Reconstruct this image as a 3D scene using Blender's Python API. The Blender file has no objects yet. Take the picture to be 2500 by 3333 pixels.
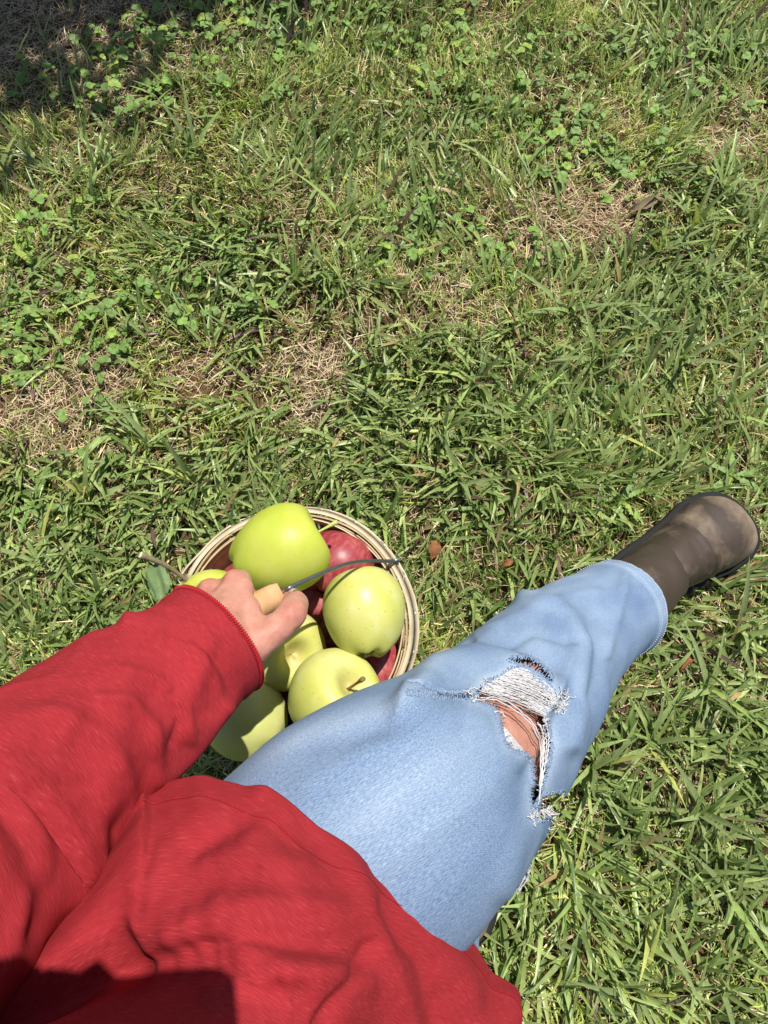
import bpy, bmesh, math, random
import numpy as np
from mathutils import Vector, Matrix
from mathutils.bvhtree import BVHTree

rng = np.random.default_rng(7)
random.seed(7)
S = bpy.context.scene
COL = S.collection

# ------------------------------------------------------------------ camera, sky, sun, exposure
CAM_H, PITCH, FPX = 1.2, math.radians(20), 2427.0
cd = bpy.data.cameras.new('camera'); cam = bpy.data.objects.new('camera', cd); COL.objects.link(cam)
cam.location = (0, 0, CAM_H); cam.rotation_euler = (PITCH, 0, 0)
cd.sensor_fit = 'HORIZONTAL'; cd.sensor_width = 36; cd.lens = 36 * FPX / 2500
cd.clip_start = 0.01; cd.clip_end = 500
S.camera = cam

SUN_EL = math.radians(69.5); SUN_AZ = Vector((0.60, 0.80, 0)).normalized()
SUN_DIR = Vector((SUN_AZ.x * math.cos(SUN_EL), SUN_AZ.y * math.cos(SUN_EL), math.sin(SUN_EL)))
w = bpy.data.worlds.new('World'); S.world = w; w.use_nodes = True
nt = w.node_tree; bg = nt.nodes['Background']
sky = nt.nodes.new('ShaderNodeTexSky'); sky.sky_type = 'NISHITA'; sky.sun_disc = False
sky.sun_elevation = SUN_EL; sky.sun_rotation = math.atan2(SUN_AZ.x, SUN_AZ.y)
nt.links.new(sky.outputs[0], bg.inputs[0]); bg.inputs[1].default_value = 0.07
sl = bpy.data.lights.new('sun', 'SUN'); sun = bpy.data.objects.new('sun', sl); COL.objects.link(sun)
sl.energy = 4.6; sl.angle = math.radians(0.55); sl.color = (1, 0.955, 0.88)
sun.rotation_euler = (-SUN_DIR).to_track_quat('-Z', 'Y').to_euler()
sun.location = SUN_DIR * 8
S.view_settings.view_transform = 'Standard'; S.view_settings.look = 'None'
S.view_settings.gamma = 1; S.view_settings.exposure = 0.42
S.view_settings.use_curve_mapping = False
S.render.resolution_x, S.render.resolution_y = 768, 1024

# ------------------------------------------------------------------ helpers
CT, ST = math.cos(PITCH), math.sin(PITCH)
def at(u, v, d):                      # a sighted direction at a given distance -> a point in the place
    dx = (u - 1250) / FPX; dy = -(v - 1666.5) / FPX
    return np.array([dx * d, (dy * CT + ST) * d, CAM_H + (dy * ST - CT) * d])
def ground_at(u, v, z=0.0):
    dy = -(v - 1666.5) / FPX
    return at(u, v, (CAM_H - z) / (CT - dy * ST))
def sight(p):                         # inverse of at()
    p = np.asarray(p) - np.array([0, 0, CAM_H])
    yc = p[..., 1] * CT + p[..., 2] * ST; zc = p[..., 1] * ST - p[..., 2] * CT
    return 1250 + FPX * p[..., 0] / zc, 1666.5 - FPX * yc / zc, zc

def _h(ix, iy, iz, seed):
    h = (ix * 374761393 + iy * 668265263 + iz * 2147483647 + seed * 1274126177) & 0xFFFFFFFF
    h = ((h ^ (h >> 13)) * 1274126177) & 0xFFFFFFFF
    h = ((h ^ (h >> 16)) * 2246822519) & 0xFFFFFFFF
    return ((h ^ (h >> 15)) & 0xFFFF) / 32767.5 - 1
def noise(x, y, z=0.0, seed=0):
    x, y, z = np.broadcast_arrays(np.asarray(x, float), np.asarray(y, float), np.asarray(z, float))
    ix, iy, iz = (np.floor(a).astype(np.int64) for a in (x, y, z))
    fx, fy, fz = x - ix, y - iy, z - iz
    fx, fy, fz = (f * f * f * (f * (f * 6 - 15) + 10) for f in (fx, fy, fz))
    r = 0
    for dx in (0, 1):
        for dy in (0, 1):
            for dz in (0, 1):
                r = r + _h(ix + dx, iy + dy, iz + dz, seed) * (fx if dx else 1 - fx) * (fy if dy else 1 - fy) * (fz if dz else 1 - fz)
    return r
def sstep(a, b, x):
    t = np.clip((x - a) / (b - a), 0, 1); return t * t * (3 - 2 * t)

def link(o, parent=None):
    COL.objects.link(o)
    if parent is not None: o.parent = parent
    return o
def tag(o, label=None, cat=None, group=None, kind=None):
    if label: o['label'] = label
    if cat: o['category'] = cat
    if group: o['group'] = group
    if kind: o['kind'] = kind
    return o
def empty(name, loc=(0, 0, 0)):
    o = bpy.data.objects.new(name, None); o.location = loc; o.empty_display_size = .05
    return link(o)
def fast_mesh(name, V, F, smooth=True, col=None, uv=None, k=4):
    """V (n,3), F (m,k) all faces with k corners"""
    me = bpy.data.meshes.new(name)
    V = np.ascontiguousarray(V, np.float32).reshape(-1, 3); F = np.ascontiguousarray(F, np.int32)
    m, k = F.shape
    me.vertices.add(len(V)); me.vertices.foreach_set('co', V.ravel())
    me.loops.add(m * k); me.loops.foreach_set('vertex_index', F.ravel())
    me.polygons.add(m); me.polygons.foreach_set('loop_start', np.arange(0, m * k, k, dtype=np.int32))
    if smooth: me.polygons.foreach_set('use_smooth', np.ones(m, bool))
    if uv is not None:
        l = me.uv_layers.new(name='UVMap'); l.data.foreach_set('uv', np.ascontiguousarray(uv, np.float32).ravel())
    if col is not None:
        a = me.color_attributes.new('Col', 'FLOAT_COLOR', 'POINT')
        c = np.ones((len(V), 4), np.float32); c[:, :3] = col; a.data.foreach_set('color', c.ravel())
    me.update(calc_edges=True)
    return me
def obj(name, me, mat=None, parent=None):
    o = bpy.data.objects.new(name, me)
    if mat: me.materials.clear(); me.materials.append(mat)
    return link(o, parent)
def grid_faces(ns, npz, wrap=True):
    i, j = np.meshgrid(np.arange(ns - 1), np.arange(npz if wrap else npz - 1), indexing='ij')
    j2 = (j + 1) % npz
    return np.stack([i * npz + j, i * npz + j2, (i + 1) * npz + j2, (i + 1) * npz + j], -1).reshape(-1, 4)

def catmull(P, n, closed=False):
    P = np.asarray(P, float)
    if closed: Q = np.concatenate([P[-1:], P, P[:2]]); m = len(P)
    else: Q = np.concatenate([2 * P[:1] - P[1:2], P, 2 * P[-1:] - P[-2:-1]]); m = len(P) - 1
    t = np.linspace(0, m, n, endpoint=not closed); i = np.minimum(t.astype(int), m - 1); f = (t - i)[:, None]
    if P.ndim > 2: f = f[..., None]
    a, b, c, d = Q[i], Q[i + 1], Q[i + 2], Q[i + 3]
    return .5 * (2 * b + (c - a) * f + (2 * a - 5 * b + 4 * c - d) * f * f + (3 * b - a - 3 * c + d) * f ** 3)

def nrm(v): return v / (np.linalg.norm(v, axis=-1, keepdims=True) + 1e-12)
def sweep(path, radii, ns, npz, up=(0, 0, 1), squash=None):
    """tube over a smooth path; angle 0 faces up; returns verts (ns,np,3), radial dirs, arc s (ns), phi (np), radius (ns)"""
    PR = np.hstack([np.asarray(path, float), np.asarray(radii, float)[:, None]])
    D = catmull(PR, 600); L = np.concatenate([[0], np.cumsum(np.linalg.norm(np.diff(D[:, :3], axis=0), axis=1))])
    s = np.linspace(0, L[-1], ns)
    D = np.stack([np.interp(s, L, D[:, k]) for k in range(4)], 1)
    T = nrm(np.gradient(D[:, :3], axis=0))
    N = nrm(np.asarray(up, float) - (T @ np.asarray(up, float))[:, None] * T); B = np.cross(T, N)
    phi = np.linspace(-math.pi, math.pi, npz, endpoint=False)
    R = np.cos(phi)[None, :, None] * N[:, None] + np.sin(phi)[None, :, None] * B[:, None]
    V = D[:, None, :3] + D[:, None, 3:4] * R
    return V, R, s, phi, D[:, 3], T
def tube_uv(ns, npz, s, phi, rmean):
    j = np.arange(npz); i = np.arange(ns - 1)
    I, J = np.meshgrid(i, j, indexing='ij')
    ph = np.append(phi, math.pi)
    a = np.stack([s[I], ph[J] * rmean], -1); b = np.stack([s[I], ph[J + 1] * rmean], -1)
    c = np.stack([s[I + 1], ph[J + 1] * rmean], -1); d = np.stack([s[I + 1], ph[J] * rmean], -1)
    return np.stack([a, b, c, d], 2).reshape(-1, 2)
def thin_tube(pts, r, sides=5, smooth_n=None):
    """verts, faces of a round wire through pts; r scalar or per point; ends tapered shut"""
    P = np.asarray(pts, float)
    if smooth_n: P = catmull(P, smooth_n)
    n = len(P); r = np.broadcast_to(np.asarray(r, float), (n,)) if np.ndim(r) == 0 or len(r) == n else np.interp(np.linspace(0, 1, n), np.linspace(0, 1, len(r)), r)
    T = nrm(np.gradient(P, axis=0)); ref = np.array([.31, .2, .93]); N = nrm(np.cross(T, ref)); B = np.cross(T, N)
    a = np.linspace(0, 2 * math.pi, sides, endpoint=False)
    V = P[:, None] + r[:, None, None] * (np.cos(a)[None, :, None] * N[:, None] + np.sin(a)[None, :, None] * B[:, None])
    V = np.concatenate([P[None, [0]].repeat(sides, 1), V, P[None, [-1]].repeat(sides, 1)], 0)
    return V.reshape(-1, 3), grid_faces(n + 2, sides)
class Bag:                            # collects quads of one part
    def __init__(s): s.V = []; s.F = []; s.C = []; s.n = 0
    def add(s, V, F, c=None):
        V = np.asarray(V, float).reshape(-1, 3); s.V.append(V); s.F.append(np.asarray(F) + s.n); s.n += len(V)
        s.C.append(np.broadcast_to(np.array(c if c is not None else (1, 1, 1), float), V.shape))
    def mesh(s, name, smooth=True, col=False):
        return fast_mesh(name, np.vstack(s.V), np.vstack(s.F), smooth, np.vstack(s.C) if col else None)

# ------------------------------------------------------------------ materials
def material(name):
    m = bpy.data.materials.new(name); m.use_nodes = True
    t = m.node_tree; t.nodes.clear()
    out = t.nodes.new('ShaderNodeOutputMaterial')
    def N(kind, **kw):
        n = t.nodes.new('ShaderNode' + kind)
        for k, v in kw.items():
            if k.startswith('i_'): n.inputs[k[2:].replace('_', ' ')].default_value = v
            elif k[0] == 'I': n.inputs[int(k[1:])].default_value = v
            else: setattr(n, k, v)
        return n
    def L(a, b): t.links.new(a, b)
    return m, N, L, out
def ramp(N, stops, interp='LINEAR'):
    r = N('ValToRGB'); e = r.color_ramp.elements; r.color_ramp.interpolation = interp
    while len(e) < len(stops): e.new(.5)
    for k, (p, c) in enumerate(stops):
        e[k].position = p; e[k].color = (*c, 1) if len(c) == 3 else c
    return r
def mixc(N, L, fac, a, b, blend='MIX'):
    n = N('Mix', data_type='RGBA', blend_type=blend)
    for sock, v in ((n.inputs[0], fac), (n.inputs[6], a), (n.inputs[7], b)):
        if hasattr(v, 'is_output'): L(v, sock)
        elif isinstance(v, (int, float)): sock.default_value = v
        else: sock.default_value = (*v, 1)
    return n.outputs[2]
def mapped(N, L, src, scale=(1, 1, 1), rot=(0, 0, 0)):
    tc = N('TexCoord'); mp = N('Mapping'); mp.inputs['Scale'].default_value = scale; mp.inputs['Rotation'].default_value = rot
    L(tc.outputs[src], mp.inputs[0]); return mp.outputs[0]
def tex(N, L, vec, scale, detail=3, rough=.5, dist=0):
    n = N('TexNoise'); n.inputs['Scale'].default_value = scale; n.inputs['Detail'].default_value = detail
    n.inputs['Roughness'].default_value = rough; n.inputs['Distortion'].default_value = dist
    L(vec, n.inputs['Vector']); return n.outputs[0]
def bump(N, L, h, strength, dist, prev=None):
    b = N('Bump'); b.inputs['Strength'].default_value = strength; b.inputs['Distance'].default_value = dist
    L(h, b.inputs['Height'])
    if prev is not None: L(prev, b.inputs['Normal'])
    return b.outputs[0]
def plain(name, color, rough=.6, spec=.4, metallic=0, nscale=60, var=.15, bumpd=.0004):
    m, N, L, out = material(name)
    p = N('BsdfPrincipled'); p.inputs['Roughness'].default_value = rough; p.inputs['Metallic'].default_value = metallic
    p.inputs['Specular IOR Level'].default_value = spec
    o = mapped(N, L, 'Object'); f = tex(N, L, o, nscale, 5)
    c = np.array(color); L(mixc(N, L, f, tuple(c * (1 - var)), tuple(np.minimum(c * (1 + var), 1))), p.inputs['Base Color'])
    L(bump(N, L, f, .5, bumpd), p.inputs['Normal']); L(p.outputs[0], out.inputs[0])
    return m

def leaf_mat(name, use_attr=True, color=(.09, .15, .035), objvar=False, transl=.26, rough=.36, spec=.5):
    m, N, L, out = material(name)
    if use_attr:
        a = N('VertexColor', layer_name='Col'); c = a.outputs[0]
    else:
        oi = N('ObjectInfo'); k = np.array(color)
        r = ramp(N, [(0, tuple(k * .72)), (.5, tuple(k)), (.85, tuple(k * np.array([1.15, 1.25, .9]))), (1, tuple(k * np.array([1.7, 1.35, .9])))])
        L(oi.outputs['Random'], r.inputs[0]); c = r.outputs[0]
    o = mapped(N, L, 'Object'); f = tex(N, L, o, 90, 3)
    c = mixc(N, L, f, (.72, .72, .72), (1.2, 1.2, 1.2)) if False else c
    mul = N('Mix', data_type='RGBA', blend_type='MULTIPLY'); mul.inputs[0].default_value = 1
    L(c, mul.inputs[6]); rr = ramp(N, [(.25, (.75, .75, .72)), (.75, (1.2, 1.17, 1.1))]); L(f, rr.inputs[0]); L(rr.outputs[0], mul.inputs[7])
    p = N('BsdfPrincipled'); p.inputs['Roughness'].default_value = rough; p.inputs['Specular IOR Level'].default_value = spec
    L(mul.outputs[2], p.inputs['Base Color'])
    tr = N('BsdfTranslucent'); hs = N('HueSaturation'); hs.inputs['Saturation'].default_value = 1.15; hs.inputs['Value'].default_value = 1.3
    hs.inputs['Hue'].default_value = .485
    L(mul.outputs[2], hs.inputs['Color']); L(hs.outputs[0], tr.inputs[0])
    mx = N('MixShader'); mx.inputs[0].default_value = transl
    L(p.outputs[0], mx.inputs[1]); L(tr.outputs[0], mx.inputs[2]); L(mx.outputs[0], out.inputs[0])
    return m
M = {}
M['blade'] = leaf_mat('grass_blade')
M['broad'] = leaf_mat('broad_blade', False, (.30, .385, .165), transl=.22, rough=.38, spec=.45)
M['clover'] = leaf_mat('clover_leaf', False, (.19, .31, .085), transl=.22, rough=.5, spec=.3)
M['tree_leaf'] = leaf_mat('tree_leaf', False, (.05, .1, .025), transl=.2)
M['straw'] = leaf_mat('dry_straw', True, transl=.1, rough=.7, spec=.2)

# ground
m, N, L, out = material('soil'); M['soil'] = m
o = mapped(N, L, 'Object'); n1 = tex(N, L, o, 5, 6); n2 = tex(N, L, o, 140, 6, .7)
r1 = ramp(N, [(.3, (.07, .046, .030)), (.7, (.19, .128, .08))]); L(n2, r1.inputs[0])
r2 = ramp(N, [(.35, (.7, .72, .55)), (.7, (1.25, 1.15, 1.0))]); L(n1, r2.inputs[0])
c = mixc(N, L, 1.0, r1.outputs[0], r2.outputs[0], 'MULTIPLY')
# far off, where blades can no longer be told apart, the sheet itself is turf
ge = N('NewGeometry'); ln = N('VectorMath', operation='LENGTH'); L(ge.outputs['Position'], ln.inputs[0]); mr_ = N('MapRange'); mr_.inputs['From Min'].default_value = 2.2; mr_.inputs['From Max'].default_value = 4.5
L(ln.outputs['Value'], mr_.inputs['Value']); n5 = tex(N, L, o, 40, 6, .7); rt = ramp(N, [(.3, (.07, .10, .03)), (.5, (.13, .18, .05)), (.7, (.24, .25, .10))]); L(n5, rt.inputs[0])
c = mixc(N, L, mr_.outputs[0], c, rt.outputs[0])
p = N('BsdfPrincipled'); p.inputs['Roughness'].default_value = .95; p.inputs['Specular IOR Level'].default_value = .1
L(c, p.inputs['Base Color']); L(bump(N, L, n2, 1, .006), p.inputs['Normal']); L(p.outputs[0], out.inputs[0])

# skin
m, N, L, out = material('skin'); M['skin'] = m
o = mapped(N, L, 'Object'); n1 = tex(N, L, o, 28, 4); n2 = tex(N, L, o, 420, 3); n3 = tex(N, L, o, 130, 5, .6)
r = ramp(N, [(.3, (.43, .175, .125)), (.7, (.53, .29, .22))]); L(n1, r.inputs[0])
r3 = ramp(N, [(.35, (.90, .86, .85)), (.6, (1.05, 1.03, 1.02))]); L(n3, r3.inputs[0])
c = mixc(N, L, 1.0, r.outputs[0], r3.outputs[0], 'MULTIPLY')
p = N('BsdfPrincipled'); p.inputs['Roughness'].default_value = .5; p.inputs['Specular IOR Level'].default_value = .35
p.inputs['Subsurface Weight'].default_value = .25; p.inputs['Subsurface Radius'].default_value = (.006, .002, .001); p.inputs['Subsurface Scale'].default_value = 1
L(c, p.inputs['Base Color']); b1 = bump(N, L, n2, .35, .0004); L(bump(N, L, n3, .6, .0014, b1), p.inputs['Normal']); L(p.outputs[0], out.inputs[0])

# shirt knit: slub streaks run round the body
m, N, L, out = material('red_knit'); M['shirt'] = m
uvw = mapped(N, L, 'UV', (1, 1, 1)); us = mapped(N, L, 'UV', (1700, 130, 1)); uk = mapped(N, L, 'UV', (1500, 1500, 1))
n1 = tex(N, L, us, 1, 3, .55, .3); n2 = tex(N, L, uvw, 16, 3); n3 = tex(N, L, uk, 1, 1)
r = ramp(N, [(.2, (.215, .015, .019)), (.45, (.285, .021, .027)), (.60, (.315, .026, .033)), (.78, (.40, .058, .064))]); L(n1, r.inputs[0])
r2 = ramp(N, [(.35, (.92, .9, .9)), (.65, (1.06, 1.04, 1.04))]); L(n2, r2.inputs[0])
c = mixc(N, L, 1.0, r.outputs[0], r2.outputs[0], 'MULTIPLY')
p = N('BsdfPrincipled'); p.inputs['Roughness'].default_value = .9; p.inputs['Specular IOR Level'].default_value = .12
p.inputs['Sheen Weight'].default_value = 0; p.inputs['Sheen Roughness'].default_value = .5; p.inputs['Sheen Tint'].default_value = (1, .5, .5, 1)
L(c, p.inputs['Base Color']); b1 = bump(N, L, n1, .3, .0004); L(bump(N, L, n3, .5, .0004, b1), p.inputs['Normal']); L(p.outputs[0], out.inputs[0])

# denim: pale washed twill, speckled; 'Col' red channel = how much the dye has worn off, negative for a darker tone
m, N, L, out = material('denim'); M['denim'] = m
a = N('VertexColor', layer_name='Col'); sp = N('SeparateColor'); L(a.outputs[0], sp.inputs[0])
u1 = mapped(N, L, 'UV', (1150, 1300, 1)); u2 = mapped(N, L, 'UV', (9, 16, 1)); u3 = mapped(N, L, 'UV', (900, 900, 1), (0, 0, .6)); u4 = mapped(N, L, 'UV', (140, 420, 1))
n1 = tex(N, L, u1, 1, 4, .62); n2 = tex(N, L, u2, 1, 4); n4 = tex(N, L, u4, 1, 3, .6)
wv = N('TexWave', wave_type='BANDS'); wv.inputs['Scale'].default_value = .42; wv.inputs['Distortion'].default_value = .6; L(u3, wv.inputs[0])
r = ramp(N, [(.30, (.095, .150, .270)), (.5, (.170, .245, .375)), (.72, (.275, .355, .475)), (.9, (.43, .49, .55))])
ad = N('Math', operation='ADD'); L(n1, ad.inputs[0])
m1 = N('Math', operation='MULTIPLY_ADD'); L(n2, m1.inputs[0]); m1.inputs[1].default_value = .55; m1.inputs[2].default_value = -.295
m2 = N('Math', operation='MULTIPLY_ADD'); L(n4, m2.inputs[0]); m2.inputs[1].default_value = .22; L(m1.outputs[0], m2.inputs[2])
m3 = N('Math', operation='MULTIPLY_ADD'); L(wv.outputs[1], m3.inputs[0]); m3.inputs[1].default_value = .07; L(m2.outputs[0], m3.inputs[2])
m4 = N('Math', operation='MULTIPLY_ADD'); L(sp.outputs[0], m4.inputs[0]); m4.inputs[1].default_value = .30; L(m3.outputs[0], m4.inputs[2])
L(m4.outputs[0], ad.inputs[1]); sb = N('Math', operation='SUBTRACT'); L(ad.outputs[0], sb.inputs[0]); sb.inputs[1].default_value = .125
L(sb.outputs[0], r.inputs[0])
p = N('BsdfPrincipled'); p.inputs['Roughness'].default_value = .92; p.inputs['Specular IOR Level'].default_value = .12
L(r.outputs[0], p.inputs['Base Color']); b1 = bump(N, L, n1, .25, .0004); L(bump(N, L, wv.outputs[1], .12, .0003, b1), p.inputs['Normal']); L(p.outputs[0], out.inputs[0])

M['thread'] = plain('white_cotton_thread', (.58, .58, .59), .95, .1, nscale=300)
M['blue_thread'] = plain('blue_cotton_thread', (.24, .32, .45), .95, .1, nscale=500, var=.45)
M['stitch'] = plain('pale_stitch', (.62, .66, .72), .9, .1, nscale=300)
M['red_stitch'] = plain('red_stitch', (.40, .02, .028), .85, .15, nscale=400, var=.3)
M['rubber'] = plain('black_rubber', (.016, .016, .017), .8, .25, nscale=90, var=.35)
M['elastic'] = plain('dark_elastic', (.03, .022, .018), .9, .2)

# boot leather: brown nubuck with dark rubbed marks
m, N, L, out = material('boot_leather'); M['leather'] = m
o = mapped(N, L, 'Object'); n1 = tex(N, L, o, 11, 4, .55, .4); n2 = tex(N, L, o, 60, 6, .65); n3 = tex(N, L, o, 600, 3)
a = N('VertexColor', layer_name='Col'); sp = N('SeparateColor'); L(a.outputs[0], sp.inputs[0])
r = ramp(N, [(.25, (.055, .039, .029)), (.42, (.125, .092, .066)), (.58, (.20, .15, .108)), (.78, (.30, .235, .172))])
s1 = N('Math', operation='MULTIPLY_ADD'); L(n2, s1.inputs[0]); s1.inputs[1].default_value = .42; L(n1, s1.inputs[2])
s2 = N('Math', operation='MULTIPLY_ADD'); L(sp.outputs[0], s2.inputs[0]); s2.inputs[1].default_value = .85; L(s1.outputs[0], s2.inputs[2])
s3 = N('Math', operation='SUBTRACT'); L(s2.outputs[0], s3.inputs[0]); s3.inputs[1].default_value = .41; L(s3.outputs[0], r.inputs[0])
p = N('BsdfPrincipled'); p.inputs['Roughness'].default_value = .6; p.inputs['Specular IOR Level'].default_value = .35
L(r.outputs[0], p.inputs['Base Color']); b1 = bump(N, L, n3, .3, .0003); L(bump(N, L, n2, .5, .0018, b1), p.inputs['Normal']); L(p.outputs[0], out.inputs[0])

# basket splints
def wood(name, dark, light, scale=(6, 90, 90)):
    m, N, L, out = material(name)
    o = mapped(N, L, 'UV', (scale[0], scale[1], 1)); n1 = tex(N, L, o, 1, 5, .6, .4); oo = mapped(N, L, 'Object'); n2 = tex(N, L, oo, 45, 4)
    oi = N('ObjectInfo')
    r = ramp(N, [(.3, dark), (.55, light), (.8, tuple(min(1, k * 1.1) for k in light))]); L(n1, r.inputs[0])
    r2 = ramp(N, [(.3, (.8, .75, .68)), (.6, (1.04, 1.03, 1.0))]); L(n2, r2.inputs[0])
    c = mixc(N, L, 1.0, r.outputs[0], r2.outputs[0], 'MULTIPLY')
    r3 = ramp(N, [(0, (.86, .82, .76)), (1, (1.03, 1.0, .97))]); L(oi.outputs['Random'], r3.inputs[0]); c = mixc(N, L, 1.0, c, r3.outputs[0], 'MULTIPLY')
    p = N('BsdfPrincipled'); p.inputs['Roughness'].default_value = .7; p.inputs['Specular IOR Level'].default_value = .25
    L(c, p.inputs['Base Color']); L(bump(N, L, n1, .5, .0006), p.inputs['Normal']); L(p.outputs[0], out.inputs[0]); return m
M['splint'] = wood('pale_wood_splint', (.44, .32, .19), (.60, .49, .34))
M['band'] = wood('pale_wood_hoop', (.58, .49, .35), (.70, .63, .50))
M['grip'] = wood('turned_wood_grip', (.50, .30, .15), (.66, .43, .24), (60, 20, 1))
M['wire'] = plain('galvanised_wire', (.20, .21, .22), .42, .5, .85, nscale=200, var=.3)
M['staple'] = plain('steel_staple', (.5, .5, .48), .4, .5, .9)
M['bark'] = plain('grey_brown_bark', (.20, .155, .10), .85, .2, nscale=140, var=.45, bumpd=.0015)
M['tree_bark'] = plain('tree_bark', (.13, .10, .075), .9, .2, nscale=30, var=.5, bumpd=.01)
M['cut_wood'] = plain('fresh_cut_wood', (.62, .66, .36), .7, .2, nscale=400)
M['stem'] = plain('apple_stem', (.20, .135, .06), .75, .2, nscale=300, var=.4)
M['stem_green'] = plain('green_apple_stem', (.42, .46, .13), .6, .3, nscale=300, var=.25)
M['calyx'] = plain('dry_calyx', (.07, .055, .04), .9, .1, nscale=300, var=.5)
M['dry_leaf'] = plain('dry_brown_leaf', (.24, .105, .045), .8, .2, nscale=160, var=.4)
M['hair'] = plain('brown_hair', (.09, .05, .028), .5, .4, nscale=120, var=.4)
M['phone'] = plain('phone_case', (.03, .03, .035), .4, .5)
M['nail'] = plain('finger_nail', (.62, .42, .34), .3, .5)

def apple_mat(name, kind, seed):
    m, N, L, out = material(name)
    tc = N('TexCoord'); mp = N('Mapping'); mp.inputs['Location'].default_value = (seed * 1.7, seed * .9, seed); L(tc.outputs['Object'], mp.inputs[0]); o = mp.outputs[0]
    sx = N('SeparateXYZ'); L(tc.outputs['Object'], sx.inputs[0])
    n1 = tex(N, L, o, 17, 5, .6, .3); n2 = tex(N, L, o, 55, 4)
    st = N('Mapping'); st.inputs['Scale'].default_value = (1, 1, .22); L(o, st.inputs[0]); n3 = tex(N, L, st.outputs[0], 260, 4, .6)
    if kind == 'yellow':
        stops = [(.25, (.44, .47, .085)), (.5, (.52, .52, .135)), (.75, (.58, .55, .22))]; dots = (.36, .33, .07)
    elif kind == 'green':
        stops = [(.25, (.37, .44, .045)), (.5, (.45, .50, .06)), (.75, (.53, .54, .12))]; dots = (.24, .28, .03)
    elif kind == 'pale':
        stops = [(.25, (.44, .48, .13)), (.5, (.53, .54, .19)), (.75, (.60, .58, .28))]; dots = (.40, .38, .12)
    else:
        stops = [(.25, (.20, .018, .026)), (.5, (.31, .045, .052)), (.78, (.42, .12, .10))]; dots = (.45, .2, .16)
    r = ramp(N, stops); base = n1
    if kind == 'red':
        ml = N('Math', operation='MULTIPLY_ADD'); L(n3, ml.inputs[0]); ml.inputs[1].default_value = .9; ml.inputs[2].default_value = -.44
        a2 = N('Math', operation='ADD'); L(ml.outputs[0], a2.inputs[0]); L(n1, a2.inputs[1]); base = a2.outputs[0]
    L(base, r.inputs[0]); c = r.outputs[0]
    # lenticels: small fixed dots of differing size
    vo = N('TexVoronoi', feature='F1'); vo.inputs['Scale'].default_value = 190; L(o, vo.inputs['Vector'])
    rd = ramp(N, [(0, (1, 1, 1)), (.13, (1, 1, 1)), (.20, (0, 0, 0))]); L(vo.outputs[0], rd.inputs[0])
    sr = N('SeparateColor'); L(vo.outputs['Color'], sr.inputs[0]); gt = N('Math', operation='GREATER_THAN'); L(sr.outputs[0], gt.inputs[0]); gt.inputs[1].default_value = .45
    mu = N('Math', operation='MULTIPLY'); L(rd.outputs[0], mu.inputs[0]); L(gt.outputs[0], mu.inputs[1])
    mu2 = N('Math', operation='MULTIPLY'); L(mu.outputs[0], mu2.inputs[0]); mu2.inputs[1].default_value = .65 if kind == 'yellow' else .22
    c = mixc(N, L, mu2.outputs[0], c, dots)
    # waxy bloom and russet round the stem hollow
    rb = ramp(N, [(.55, (0, 0, 0)), (.72, (.4, .4, .4))]); L(n2, rb.inputs[0])
    bl = N('Math', operation='MULTIPLY'); L(rb.outputs[0], bl.inputs[0]); bl.inputs[1].default_value = .45 if kind != 'green' else .15
    c = mixc(N, L, bl.outputs[0], c, (.72, .72, .55) if kind != 'red' else (.55, .25, .25))
    # russet round the stem hollow
    px = N('Math', operation='MULTIPLY'); L(sx.outputs[0], px.inputs[0]); L(sx.outputs[0], px.inputs[1])
    py = N('Math', operation='MULTIPLY_ADD'); L(sx.outputs[1], py.inputs[0]); L(sx.outputs[1], py.inputs[1]); L(px.outputs[0], py.inputs[2])
    sq = N('Math', operation='SQRT'); L(py.outputs[0], sq.inputs[0])
    ns = N('Math', operation='MULTIPLY_ADD'); L(n2, ns.inputs[0]); ns.inputs[1].default_value = -.014; L(sq.outputs[0], ns.inputs[2])
    rr_ = ramp(N, [(0, (1, 1, 1)), (.0075, (0, 0, 0))]); L(ns.outputs[0], rr_.inputs[0])
    up_ = N('Math', operation='GREATER_THAN'); L(sx.outputs[2], up_.inputs[0]); up_.inputs[1].default_value = 0
    mr = N('Math', operation='MULTIPLY'); L(rr_.outputs[0], mr.inputs[0]); L(up_.outputs[0], mr.inputs[1]); mr2 = N('Math', operation='MULTIPLY'); L(mr.outputs[0], mr2.inputs[0]); mr2.inputs[1].default_value = .55
    c = mixc(N, L, mr2.outputs[0], c, (.36, .27, .10))
    p = N('BsdfPrincipled'); p.inputs['Roughness'].default_value = .36; p.inputs['Specular IOR Level'].default_value = .42
    p.inputs['Subsurface Weight'].default_value = .12 if kind != 'red' else .05; p.inputs['Subsurface Radius'].default_value = (.006, .005, .001); p.inputs['Subsurface Scale'].default_value = 1
    rg = ramp(N, [(.4, (.38, .38, .38)), (.75, (.62, .62, .62))]); L(n2, rg.inputs[0]); L(rg.outputs[0], p.inputs['Roughness'])
    L(c, p.inputs['Base Color']); L(bump(N, L, n2, .15, .0012), p.inputs['Normal']); L(p.outputs[0], out.inputs[0]); return m

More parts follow.
